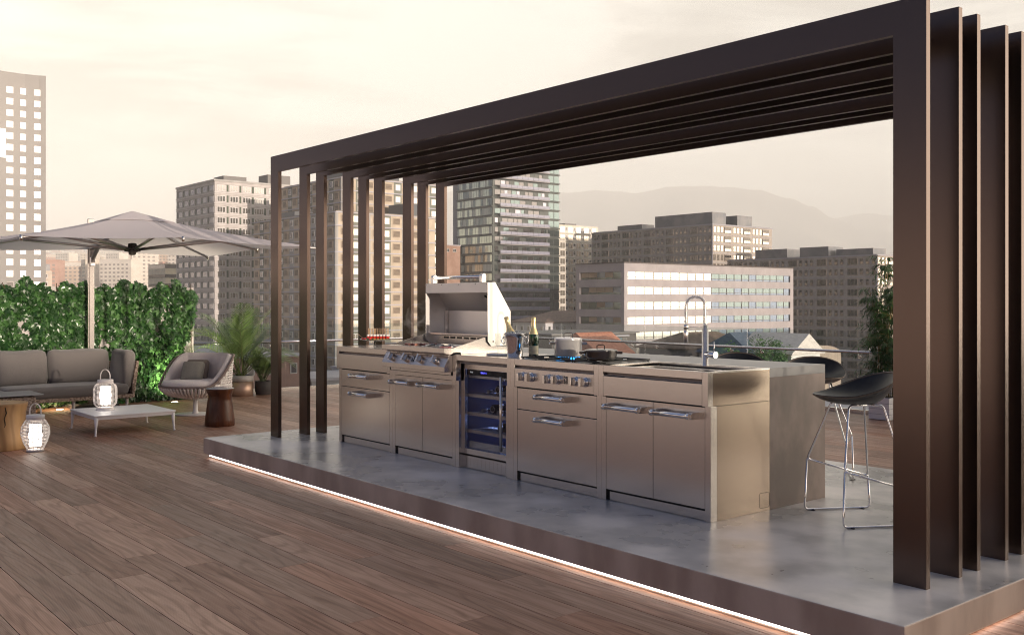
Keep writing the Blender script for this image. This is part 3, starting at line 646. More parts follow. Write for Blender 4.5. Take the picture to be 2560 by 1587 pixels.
# cake stand with cherry tomato skewers
kx, ky = -7.742, 4.775
ks = thing('cake_stand', 'glass cake stand carrying cherry tomato and mozzarella skewers', 'cake stand', (kx, ky, ZT))
MB().lathe(kx, ky, [(.045, ZT), (.045, ZT + .003), (.008, ZT + .008), (.006, ZT + .03), (.011, ZT + .038), (.006, ZT + .045), (.009, ZT + .056), (.020, ZT + .064), (.008, ZT + .068)], 20).build('foot', CLEAR, ks)
MB().lathe(kx, ky, [(.01, ZT + .0685), (.09, ZT + .071), (.130, ZT + .079), (.136, ZT + .084), (.134, ZT + .085), (.128, ZT + .081), (.09, ZT + .0745), (.01, ZT + .0735)], 36).build('plate', CLEAR, ks)
TOM = mat('tomato skin', (.62, .03, .02), rough=.12, coat=.6); MOZ = mat('mozzarella', (.85, .82, .76), rough=.35); STK = mat('wooden pick', (.60, .40, .24), rough=.6); BASE_ = mat('bread base', (.42, .27, .09), rough=.6); LEAFB = mat('basil leaf', (.03, .14, .02), rough=.4)
sk0 = None; rg = random.Random(11)
zt = ZT + .0755
for i in range(14):
    row, c = divmod(i, 7); x = kx - .045 + c * .0205 * .8 + row * .012; y = ky - .035 + c * .0235 + (row * -.022) + .01
    lab = 'cherry tomato and mozzarella skewer standing in the group on the cake stand'
    if sk0 is None:
        sk0 = thing('tomato_skewer', lab, 'skewer', (0, 0, 0), 'tomato skewers on the cake stand')
        m = MB(); m.lathe(0, 0, [(.011, 0), (.012, .004), (.011, .014)], 12); m.build('bread_base', BASE_, sk0)
        MB().ball((0, 0, .0235), .0125, 12, sz=.85).build('cherry_tomato', TOM, sk0)
        MB().ball((0, 0, .0425), .0130, 12, sz=.85).build('mozzarella', MOZ, sk0)
        MB().cyl((.002, 0, .052), (.004, 0, .108), .0024, 6).cyl((-.003, .001, .052), (-.005, .001, .106), .0022, 6).build('wooden_pick', STK, sk0)
        sk0.location = (x, y, zt); sk0.rotation_euler = (0, 0, rg.uniform(-.5, .5)); 
    else: dup(sk0, (x, y, zt), rg.uniform(-.6, .6), lab)
for i, (dx, dy, lb) in enumerate(((-.065, -.085, 'loose cherry tomato with a pick at the left front edge of the cake stand'), (-.040, -.075, 'second loose cherry tomato lying beside the one with a pick'), (.005, -.050, 'loose cherry tomato with a basil leaf at the front of the cake stand'))):
    r = thing('cherry_tomato', lb, 'tomato', (kx + dx, ky + dy, zt)); MB().ball((kx + dx, ky + dy, zt + .013), .0125, 14, sz=.9).build('tomato', TOM, r)
    MB().cushion((kx + dx + .016, ky + dy + .014, zt + .008), (.018, .010, .014), .4, .2, n=3).build('basil_leaf', LEAFB, r)
    if i == 0: MB().cyl((kx + dx, ky + dy, zt + .022), (kx + dx - .035, ky + dy - .04, zt + .062), .0016, 6).build('wooden_pick', STK, r)

# food on the grate
GZ = zz(.9525)
MEAT = mat('grilled meat', (.30, .08, .05), (.48, .22, .15), rough=.35, scale=40, lo=.4, hi=.6, coat=.3)
FISH = mat('silver fish skin', (.32, .34, .37), (.62, .63, .62), rough=.22, metal=.55, scale=35)
STEAK = mat('marbled steak', (.36, .07, .07), (.62, .33, .30), rough=.35, scale=55, lo=.42, hi=.58, coat=.3)
for i, (x, y) in enumerate(((-7.24, 4.79), (-7.19, 4.87), (-7.13, 4.95))):
    m = MB()
    for k in range(6): m.cushion((x + k * .030, y + .006 * math.sin(k * 2.1 + i), GZ + .014), (.027, .034, .026), .4, .1, n=3)
    r = thing('meat_skewer', ['meat skewer at the front left of the grill grate', 'meat skewer in the middle of the three on the grate', 'meat skewer farthest back on the grate'][i], 'skewer', (x, y, GZ), 'meat skewers on the grill')
    m.build('meat', MEAT, r); MB().cyl((x - .05, y, GZ + .014), (x + .20, y, GZ + .014), .0018, 5).build('wooden_pick', STK, r)
for i in range(5):
    x = -6.97 + i * .082; y = 4.85 + (i % 2) * .03; m = MB(); pr = [(.002, -.12), (.012, -.10), (.020, -.05), (.021, 0), (.014, .06), (.005, .095)]
    m.lathe(0, 0, pr, 12); m.xf(Matrix.Translation((x, y, GZ + .015)) @ Matrix.Rotation(R(30 + i * 7), 4, 'Z') @ Matrix.Diagonal((.75, 1, .72, 1)) @ Matrix.Rotation(R(90), 4, 'X'))
    r = thing('fish', ['whole silver fish nearest the meat skewers on the grate', 'second silver fish on the grate counted from the meat skewers', 'silver fish in the middle of the row on the grate', 'fourth silver fish on the grate counted from the meat skewers', 'silver fish nearest the steaks on the grate'][i], 'fish', (x, y, GZ), 'whole fish on the grill')
    m.build('body', FISH, r)
    t = MB(); t.ext([(0, 0), (.03, .022), (.024, 0), (.03, -.022)], 'Z', -.002, .002); t.xf(Matrix.Translation((x, y, GZ + .015)) @ Matrix.Rotation(R(30 + i * 7), 4, 'Z') @ Matrix.Translation((0, -.09, 0)) @ Matrix.Rotation(R(-90), 4, 'Z')); t.build('tail', FISH, r)
for i, (x, y) in enumerate(((-6.60, 4.76), (-6.585, 4.88))):
    MB().cushion((x, y, GZ + .010), (.10, .085, .018), .4, .1, n=5, mtx=Matrix.Rotation(.5, 4, 'Z'), wob=.002).build('steak', STEAK, label=['raw marbled steak at the right front corner of the grill', 'raw marbled steak behind the other one at the right of the grill'][i], cat='steak', group='steaks on the grill')

# pots on the hob
px_, py_, pz = -5.43, 5.035, zz(.9325)
pot = thing('cooking_pot', 'tall polished steel cooking pot with lid over a blue gas flame', 'pot', (px_, py_, pz))
POTM = mat('pot steel', (.90, .88, .86), rough=.26, metal=.6)
MB().lathe(px_, py_, [(.098, pz), (.103, pz + .008), (.104, pz + .125), (.106, pz + .127), (.106, pz + .130)], 44).build('pot_body', POTM, pot)
lid = MB().lathe(px_, py_, [(.1065, pz + .1305), (.1065, pz + .134), (.09, pz + .138), (.03, pz + .142), (.002, pz + .143)], 40).build('lid', POTM, pot)
def bow(c, d, w, h, r, parent, ma, thick=.012):
    m = MB(); d = Vector(d); up = Vector((0, 0, 1)); s = Vector((-d.y, d.x, 0)); c = Vector(c)
    pts = [c - d * w, c - d * w + up * h * .8, c - d * (w - .012) + up * h, c + d * (w - .012) + up * h, c + d * w + up * h * .8, c + d * w]
    n = len(pts)
    vs = [p + s * q for q in (-thick, thick) for p in pts]; m.add(vs, [(i, i + 1, n + i + 1, n + i) for i in range(n - 1)])
    o = m.build('lid_handle', ma, parent, solid=.006); return o
rv2 = (.6373, .7706, 0)
bow((px_, py_, pz + .140), rv2, .032, .034, .004, lid, CHROME)
for sg in (-1, 1):
    m = MB(); b = MB().box(.100, .140, -.026, .026, .088, .108); b2 = MB().box(.100, .150, -.020, .020, .092, .104)
    b.xf(Matrix.Translation((px_, py_, pz)) @ Matrix.Rotation(math.atan2(rv2[1], rv2[0]) + (0 if sg > 0 else math.pi), 4, 'Z')); b.build('side_handle', CHROME, pot, bevel=.003)
qx, qy, qz = -4.935, 4.885, zz(.9325)
pan = thing('cast_iron_casserole', 'low black enamel casserole with lid in front of the tall steel pot', 'casserole', (qx, qy, qz))
ENA = mat('black casserole enamel', (.030, .022, .020), rough=.16, coat=.6)
MB().lathe(qx, qy, [(.085, qz), (.098, qz + .006), (.112, qz + .03), (.114, qz + .062), (.117, qz + .066)], 44).build('pan_body', ENA, pan)
pl_ = MB().lathe(qx, qy, [(.1175, qz + .0665), (.1175, qz + .071), (.10, qz + .076), (.03, qz + .082), (.002, qz + .083)], 40).build('lid', mat('casserole lid', (.20, .19, .18), rough=.18, metal=.9), pan)
bow((qx, qy, qz + .078), rv2, .026, .030, .004, pl_, BLACKM, .009)
for sg in (0, math.pi): b = MB().box(.105, .150, -.032, .032, .045, .062); b.xf(Matrix.Translation((qx, qy, qz)) @ Matrix.Rotation(math.atan2(rv2[1], rv2[0]) + sg, 4, 'Z')); b.build('side_handle', ENA, pan, bevel=.004)

# ------------------------------------------------------------------ bar stools
def make_stool():
    r = thing('bar_stool', 'x', 'bar stool', (0, 0, 0), 'black leather bar stools with chrome wire legs')
    T = CHROME; F1, F2 = Vector((-.285, -.035, 0)), Vector((-.055, .345, 0)); N1, N2 = Vector((.055, -.345, 0)), Vector((.285, .035, 0))
    e = (F2 - F1).normalized(); s = Vector((e.y, -e.x, 0))
    def P(a, b, z): v = e * a + s * b; return Vector((v.x, v.y, z))
    def arc(p, q, t, rr=.03, n=4):
        a = (p - q).normalized(); b = (t - q).normalized(); return [(q + a * rr) * (1 - u) ** 2 + q * 2 * u * (1 - u) + (q + b * rr) * u ** 2 for u in (i / n for i in range(n + 1))]
    def wire(name, pts, closed=False, rad=.0065):
        out = [pts[0]]
        for i in range(1, len(pts) - 1): out += arc(pts[i - 1], pts[i], pts[i + 1])
        out += [pts[-1]]; return MB().tube(out, rad, 8).build(name, T, r)
    for b, bt in ((-.262, -.115), (.262, .115)):
        f0, k0 = -.225, .225
        jf, jb = P(f0 + .012, b * .97, .335), P(k0 - .02, b * .97, .215)
        wire('leg', [P(.0, bt, .712), P(-.115, bt, .712), jf, jf + (jb - jf) * .12], rad=.0066); wire('leg', [P(.0, bt, .712), P(.105, bt, .712), jb, jb - (jb - jf) * .12], rad=.0066)
        MB().tube([jf, jb], .0066, 8).build('footrest', T, r)
        wire('runner', [jf, P(f0, b, .008), P(k0, b, .008), jb])
        for a in (f0 + .05, k0 - .06):
            c = P(a, b, .003); MB().box(c.x - .02, c.x + .02, c.y - .008, c.y + .008, 0, .006).build('glide', BLACKM, r)
    # bucket shell: front is -e
    m = MB(); nu, nv = 28, 9; grid = []
    for layer in (0, 1):
        for j in range(nv + 1):
            v = j / nv
            for i in range(nu):
                a = 2 * math.pi * i / nu; c_, s_ = math.cos(a), math.sin(a)      # c=+1 back
                back = max(0, (c_ + .55) / 1.55); rim = .772 + .135 * back ** 1.15
                rx = .225 if c_ > 0 else .285; ry = .235
                rad = v ** .62; z = .735 + (rim - .735) * v ** (2.6 - .6 * back)
                off = .022 * (1 - v) + .010 if layer == 0 else 0
                if layer == 0: rad *= .985; 
                p = e * (c_ * rx * rad + .01) + s * (s_ * ry * rad); m.v.append(Vector((p.x, p.y, z - off)))
    for layer in (0, 1):
        b0 = layer * (nv + 1) * nu
        for j in range(nv):
            for i in range(nu):
                k = (i + 1) % nu; f = (b0 + j * nu + i, b0 + j * nu + k, b0 + (j + 1) * nu + k, b0 + (j + 1) * nu + i)
                m.f.append(f if layer else f[::-1]); m.m.append(0); m.s.append(True)
    for i in range(nu):
        k = (i + 1) % nu; a = nv * nu; b_ = (nv + 1) * nu + nv * nu; m.f.append((a + i, a + k, b_ + k, b_ + i)); m.m.append(0); m.s.append(True)
    se = m.build('seat', LEATHER, r)
    rim = [m.v[nv * nu + i] * 1 + Vector((0, 0, .003)) for i in range(nu)]
    MB().tube(rim, .0045, 6, closed=True).build('piping', mat('piping', (.16, .12, .09), rough=.45), se)
    return r
st = make_stool(); st['label'] = 'black bar stool nearest the dark pergola posts, fully visible beside the bar end'; st.location = (-3.365, 5.565, ZP)
dup(st, (-4.42, 6.70, ZP), R(69), 'black bar stool half hidden behind the corner of the concrete bar')
dup(st, (-5.20, 6.78, ZP), R(74), 'black bar stool of which only the top of the seat shows above the bar')

# ------------------------------------------------------------------ lounge: wall, ivy, uplights
WALLM = mat('rough white concrete', (.34, .315, .30), (.46, .43, .41), rough=.85, scale=7, bump=.5, bscale=30, stretch=(1, 1, .5), bdist=.02)
MB().box(-15.52, -15.30, -3.0, 6.10, 0, 1.755).build('garden_wall', WALLM, label='pale rough concrete garden wall behind the sofa, mostly under ivy', cat='wall', bevel=.004)
def leafmat(name, ca, cb, cc, rough=.4):
    m = bpy.data.materials.new(name); m.use_nodes = True; nt = m.node_tree; N = nt.nodes.new; L = nt.links.new; p = nt.nodes['Principled BSDF']
    u = N('ShaderNodeUVMap'); u.uv_map = 'pid'; w = N('ShaderNodeTexWhiteNoise'); w.noise_dimensions = '2D'; L(u.outputs[0], w.inputs[0])
    r = N('ShaderNodeValToRGB'); r.color_ramp.elements[0].color = (*ca, 1); r.color_ramp.elements[1].color = (*cc, 1); e = r.color_ramp.elements.new(.55); e.color = (*cb, 1); L(w.outputs[0], r.inputs[0]); L(r.outputs[0], p.inputs['Base Color'])
    p.inputs['Roughness'].default_value = rough; p.inputs['Subsurface Weight'].default_value = 0
    tr = N('ShaderNodeBsdfTranslucent'); mx = N('ShaderNodeMixShader'); mx.inputs[0].default_value = .22; L(r.outputs[0], tr.inputs[0]); L(p.outputs[0], mx.inputs[1]); L(tr.outputs[0], mx.inputs[2])
    L(mx.outputs[0], nt.nodes['Material Output'].inputs[0]); return m
class Leaves:
    def __init__(s, seed): s.v = []; s.f = []; s.pid = []; s.r = random.Random(seed)
    def poly(s, M, shape, faces):
        b = len(s.v); s.v += [M @ Vector(p) for p in shape]; q = (s.r.random() * 97, s.r.random() * 31)
        for f in faces: s.f.append(tuple(b + i for i in f)); s.pid += [q] * len(f)
    def strip(s, pts, widths, side, q=None):
        b = len(s.v); q = q or (s.r.random() * 97, s.r.random() * 31)
        for p, w in zip(pts, widths): s.v += [p - side * w, p + side * w]
        for i in range(len(pts) - 1): s.f.append((b + 2 * i, b + 2 * i + 1, b + 2 * i + 3, b + 2 * i + 2)); s.pid += [q] * 4
    def build(s, name, m, parent=None, **k):
        off = OFF.get(parent, Vector()); me = bpy.data.meshes.new(name); me.from_pydata([v - off for v in s.v], [], s.f); me.materials.append(m)
        u = me.uv_layers.new(name='pid'); u.data.foreach_set('uv', [c for p in s.pid for c in p])
        o = bpy.data.objects.new(name, me); col.objects.link(o); OFF[o] = off
        if parent: o.parent = parent; CH.setdefault(parent, []).append(o)
        return tag(o, **k)
IVYM = leafmat('ivy leaves', (.008, .028, .008), (.020, .070, .016), (.09, .21, .055), .30)
from mathutils import noise as mnoise
def build_ivy():
    lv = Leaves(21); rg = lv.r
    out = [(0, -.5, 0), (.16, -.62, -.05), (.42, -.50, -.10), (.30, -.18, 0), (.62, .12, -.14), (.24, .20, .02), (.0, .72, -.12), (-.24, .20, .02), (-.62, .12, -.14), (-.30, -.18, 0), (-.42, -.50, -.10), (-.16, -.62, -.05)]
    shape = [(0, -.05, .07)] + out; faces = [(0, i, i + 1) for i in range(1, 12)] + [(0, 12, 1)]
    n = 0
    def hole(y, z): 
        h = mnoise.noise(Vector((y * 2.1, z * 2.4, 3.3))) * 2.4 + mnoise.noise(Vector((y * 6, z * 6, 9)))
        return h
    while n < 10500:
        y = rg.uniform(1.2, 6.22); z = rg.uniform(0.03, 1.86)
        if z > 1.76 + .05 * math.sin(y * 9) + .05 * math.sin(y * 23): continue
        edge = 6.05 + .06 * math.sin(z * 5 + .5) + .03 * math.sin(z * 17) - (.0 if z > .9 else .10)
        if y > edge: continue
        h = hole(y, z)
        if h > .92 and z > .6 and rg.random() < .8: continue
        dep = rg.uniform(.01, .085) if n % 3 else rg.uniform(0, .02) + .10 * max(0, mnoise.noise(Vector((y * 3.5, z * 3.5, 1.))) + .2); s = rg.uniform(.065, .12)
        x = -15.30 + dep
        M = Matrix.Translation((x, y, z)) @ Matrix.Rotation(R(90) + rg.gauss(0, .55), 4, 'Z') @ Matrix.Rotation(R(90) - abs(rg.gauss(.30, .38)), 4, 'X') @ Matrix.Rotation(math.pi + rg.gauss(0, .7), 4, 'Z') @ Matrix.Diagonal((s, s, s, 1))
        lv.poly(M, shape, faces); n += 1
    r = thing('ivy', 'dense green ivy hanging over the concrete wall behind the sofa', 'ivy', (-15.30, 4, 0)); lv.build('leaves', IVYM, r)
    m = MB()
    for i in range(34):
        y = rg.uniform(1.3, 6.0); pts = [(-15.285, y, .0)]; z = 0
        while z < 1.7: z += .12; y += rg.gauss(0, .05); pts.append((-15.29 + rg.uniform(0, .03), min(y, 6.05), z))
        m.tube(pts, .006, 4)
    m.build('stems', mat('ivy stem', (.09, .055, .03), rough=.8), r)
build_ivy()
LAMP = mat('uplight lens', (1, 1, 1), emit=(1., .88, .68), estr=14.)
for i, y in enumerate((2.34, 3.996, 5.651)):
    r = thing('uplight', ['round uplight sunk in the deck below the left of the ivy, behind the wicker table', 'round uplight sunk in the deck under the sofa', 'round uplight sunk in the deck beside the white armchair'][i], 'uplight', (-14.92, y, .002), 'uplights set in the deck along the ivy wall')
    MB().lathe(-14.92, y, [(.062, .0008), (.062, .004), (.050, .005)], 24, cap=False).build('bezel', SATIN, r); MB().lathe(-14.92, y, [(.050, .001), (.050, .0035)], 24).build('lens', LAMP, r)
    ld = bpy.data.lights.new('uplight_lamp', 'SPOT'); ld.energy = 160; ld.color = (1., .90, .68); ld.spot_size = R(118); ld.spot_blend = .8; ld.shadow_soft_size = .04
    lo = bpy.data.objects.new('uplight_lamp', ld); col.objects.link(lo); lo.parent = r; lo.location = (0, 0, .03); lo.rotation_euler = Vector((.34, 0, -1)).to_track_quat('-Z', 'Y').to_euler(); lo.rotation_euler = Vector((-.42, 0, 1)).to_track_quat('-Z', 'Y').to_euler()

# ------------------------------------------------------------------ sofa
FAB = mat('charcoal woven fabric', (.115, .104, .10), (.175, .159, .153), rough=.95, scale=160, sheen=.3, bump=.35, bscale=320, lo=.3, hi=.7, bdist=.003)
WICK = mat('brown wicker', (.17, .115, .085), (.40, .31, .25), rough=.6, scale=36, stretch=(1, 1, 1.6), bump=.6, bscale=50, lo=.42, hi=.58, detail=1, bdist=.01)
LEGM = mat('pale leg', (.55, .50, .47), rough=.5)
sf = thing('sofa', 'charcoal corner sofa with wicker base standing in front of the ivy wall', 'sofa', (-14.25, 4.8, 0))
m = MB(); m.box(-15.08, -14.25, 2.20, 4.81, .172, .228); m.build('wicker_base', WICK, sf, bevel=.01)
m = MB(); m.ext([(4.79, .172), (4.83, .172), (4.895, .69), (4.86, .695), (4.80, .40)], 'X', -15.06, -14.27); m.build('arm_frame', WICK, sf, bevel=.012)
MB().box(-15.09, -15.04, 2.2, 4.85, .20, .66).build('back_frame', WICK, sf, bevel=.012)
MB().box(-14.26, -13.32, 2.20, 3.10, .172, .228).build('chaise_base', WICK, sf, bevel=.01)
for x, y in ((-14.33, 4.74), (-15.0, 4.74), (-14.33, 4.02), (-15.0, 3.3), (-13.42, 3.0), (-13.42, 2.3)): MB().cyl((x, y, 0), (x, y, .172), .017, 10, r2=.024).build('leg', LEGM, sf)
MB().cushion((-14.60, 3.93, .300), (.78, 1.62, .15), .4, .22, n=12, wob=.004).build('seat_cushion', FAB, sf)
MB().cushion((-14.10, 2.63, .305), (1.72, .94, .16), .4, .18, n=12, wob=.004).build('seat_cushion', FAB, sf)
T = Matrix.Rotation(R(-9), 4, 'Y')
for y0, y1 in ((2.20, 3.14), (3.16, 3.82), (3.83, 4.66)): MB().cushion((-14.90, (y0 + y1) / 2, .605), (.19, y1 - y0, .50), .42, .45, ax=0, n=10, mtx=T, wob=.008).build('back_cushion', FAB, sf)
MB().cushion((-14.58, 4.745, .565), (.62, .15, .56), .42, .35, ax=1, n=10, mtx=Matrix.Rotation(R(-7), 4, 'X'), wob=.006).build('arm_cushion', FAB, sf)

# wicker side table at the near end of the chaise
tb = thing('wicker_side_table', 'wicker side table with a thin grey top at the end of the sofa', 'side table', (-12.95, 2.7, 0))
MB().box(-13.26, -12.72, 2.20, 3.14, .165, .405).build('wicker_body', WICK, tb, bevel=.01)
for x, y in ((-12.78, 3.08), (-13.20, 3.08), (-12.78, 2.26), (-13.20, 2.26)): MB().cyl((x, y, 0), (x, y, .165), .02, 10).build('leg', LEGM, tb)
MB().box(-13.30, -12.66, 2.20, 3.215, .424, .434).box(-13.2, -12.9, 2.5, 3.0, .4055, .4238).build('table_top', mat('grey table top', (.33, .33, .34), rough=.3), tb, bevel=.002)

# coffee table
ct = thing('coffee_table', 'low square white coffee table on the deck in front of the sofa', 'coffee table', (-12.17, 3.97, 0))
cx0, cx1, cy0, cy1, h = -12.64, -11.675, 3.50, 4.44, .238
TW = mat('pale grey table top', (.86, .84, .84), rough=.35)
MB().box(cx0, cx1, cy0, cy1, h - .012, h).build('table_top', TW, ct, bevel=.003)
MB().box(cx0 + .012, cx1 - .012, cy0 + .012, cy0 + .03, h - .05, h - .0125).box(cx0 + .012, cx1 - .012, cy1 - .03, cy1 - .012, h - .05, h - .0125).box(cx0 + .012, cx0 + .03, cy0 + .0305, cy1 - .0305, h - .05, h - .0125).box(cx1 - .03, cx1 - .012, cy0 + .0305, cy1 - .0305, h - .05, h - .0125).build('frame', WHITE, ct, bevel=.002)
for x, y, sx, sy in ((cx0 + .03, cy0 + .03, -1, -1), (cx1 - .03, cy0 + .03, 1, -1), (cx0 + .03, cy1 - .03, -1, 1), (cx1 - .03, cy1 - .03, 1, 1)):
    m = MB(); m.tube([(x, y, h - .03), (x + sx * .006, y + sy * .006, .10), (x + sx * .012, y + sy * .012, .012), (x + sx * .018, y + sy * .018, .0)], [.026, .014, .011, .020], 10); m.build('leg', WHITE, ct)

# lanterns
GLOWM = mat('lantern glow', (1, .95, .85), emit=(1., .94, .84), estr=3.6)
def lantern(name, x, y, z, prof, hb, label, foot=None):
    r = thing(name, label, 'lantern', (x, y, z)); zb, ztp = prof[0][1], prof[-1][1]
    def rad(t):
        for (r0, z0), (r1, z1) in zip(prof, prof[1:]):
            if z0 <= t <= z1: u = (t - z0) / (z1 - z0); u = u * u * (3 - 2 * u) if False else u; return r0 + (r1 - r0) * u
        return prof[-1][0]
    m = MB(); k = 0; t = zb + .012
    while t < ztp - .008: m.lathe(x, y, [(rad(t) - .003, z + t - .0028), (rad(t) + .003, z + t), (rad(t) - .003, z + t + .0028)], 28, cap=False); t += .0145
    m.build('rib_cage', WHITE, r)
    m = MB()
    for i in range(14):
        a = 2 * math.pi * i / 14; m.tube([(x + (rad(zb + (ztp - zb) * j / 12) - .004) * math.cos(a), y + (rad(zb + (ztp - zb) * j / 12) - .004) * math.sin(a), z + zb + (ztp - zb) * j / 12) for j in range(13)], .0024, 5)
    m.build('uprights', WHITE, r)
    rt = prof[-1][0]; MB().lathe(x, y, [(rt - .004, z + ztp - .006), (rt + .006, z + ztp - .004), (rt + .006, z + ztp + .038), (rt - .002, z + ztp + .040)], 28).build('lid', WHITE, r)
    rb = prof[0][0]
    if foot: MB().lathe(x, y, [(foot, z), (foot + .004, z + .006), (foot - .006, z + .016), (rb, z + zb)], 28).build('base', WHITE, r)
    else: MB().lathe(x, y, [(rb, z), (rb + .004, z + .002), (rb + .004, z + .022), (rb - .01, z + .024)], 28).build('base', WHITE, r)
    d = Vector((.6373, .7706, 0)); c = Vector((x, y, z + ztp + .03)); pts = [c + d * (-.058)] + [c + d * (-.058 * math.cos(math.pi * i / 12)) + Vector((0, 0, .045 + (hb - .045) * math.sin(math.pi * i / 12))) for i in range(13)] + [c + d * .058]
    m = MB(); s = Vector((-d.y, d.x, 0)); vs = []
    for p in pts: vs += [p - s * .011, p + s * .011]
    m.add(vs, [(2 * i, 2 * i + 1, 2 * i + 3, 2 * i + 2) for i in range(len(pts) - 1)], 0, True); m.build('handle', WHITE, r, solid=.006)
    MB().lathe(x, y, [(.058, z + zb + .03), (.058, z + zb + .25)], 24).build('glowing_shade', GLOWM, r)
    ld = bpy.data.lights.new('lantern_lamp', 'POINT'); ld.energy = 4.5; ld.color = (1., .88, .72); ld.shadow_soft_size = .065; lo = bpy.data.objects.new('lantern_lamp', ld); col.objects.link(lo); lo.parent = r; lo.location = (0, 0, zb + .14); lo.visible_camera = True
    return r
lantern('lantern', -12.26, 3.80, .2385, [(.095, .035), (.130, .075), (.137, .12), (.137, .26), (.120, .30), (.085, .325)], .13, 'glowing white rattan lantern with straight sides standing on the coffee table', foot=.105)
lantern('lantern', -10.98, 2.705, 0, [(.080, .024), (.115, .09), (.140, .18), (.135, .25), (.105, .31), (.082, .335)], .125, 'glowing white round-bellied rattan lantern standing on the deck beside the tree stump')

# stump and dark stool
STW = wood_mat('pale turned wood', (.52, .31, .14), (.38, .21, .09), (.5, .3, .15), rough=.45, groove=False, uv=False, axis_scale=(5, 5, 1.4))
su = thing('tree_stump_stool', 'pale cracked tree stump stool at the left edge beside the lantern', 'stool', (-11.40, 2.50, 0))
sx_, sy_ = -11.40, 2.475
MB().lathe(sx_, sy_, [(.262, 0), (.266, .01), (.255, .10), (.238, .25), (.235, .36), (.255, .46), (.258, .475), (.245, .482)], 40).build('trunk', STW, su)
CR = mat('crack', (.02, .012, .006), rough=.9); va2 = math.atan2(-sy_, -sx_) + .16; m = MB(); pts = []
for i in range(15): z = .02 + i * .031; rr = .262 - .027 * math.sin(math.pi * z / .5); a = va2 + .03 * math.sin(i * 1.7) + .02 * math.sin(i * .6); pts.append((sx_ + rr * math.cos(a), sy_ + rr * math.sin(a), z))
m.tube(pts, [.003 + .003 * abs(math.sin(i * .9)) for i in range(15)], 6); m.build('crack', CR, su)
DKW = wood_mat('dark turned wood', (.14, .048, .020), (.055, .018, .009), (.2, .1, .05), rough=.30, groove=False, uv=False, axis_scale=(7, 7, 1.6))
ds = thing('dark_wood_stool', 'dark turned wooden stool with a waist and pale glass top', 'stool', (-11.78, 5.03, 0)); x, y = -11.78, 5.03
MB().lathe(x, y, [(.178, 0), (.184, .008), (.180, .08), (.150, .30), (.140, .385), (.146, .392), (.150, .40), (.166, .448), (.168, .458)], 40).build('turned_body', DKW, ds)
MB().lathe(x, y, [(.166, .4585), (.170, .462), (.166, .466)], 40).build('top', mat('pale glass top', (.45, .47, .47), rough=.12), ds)

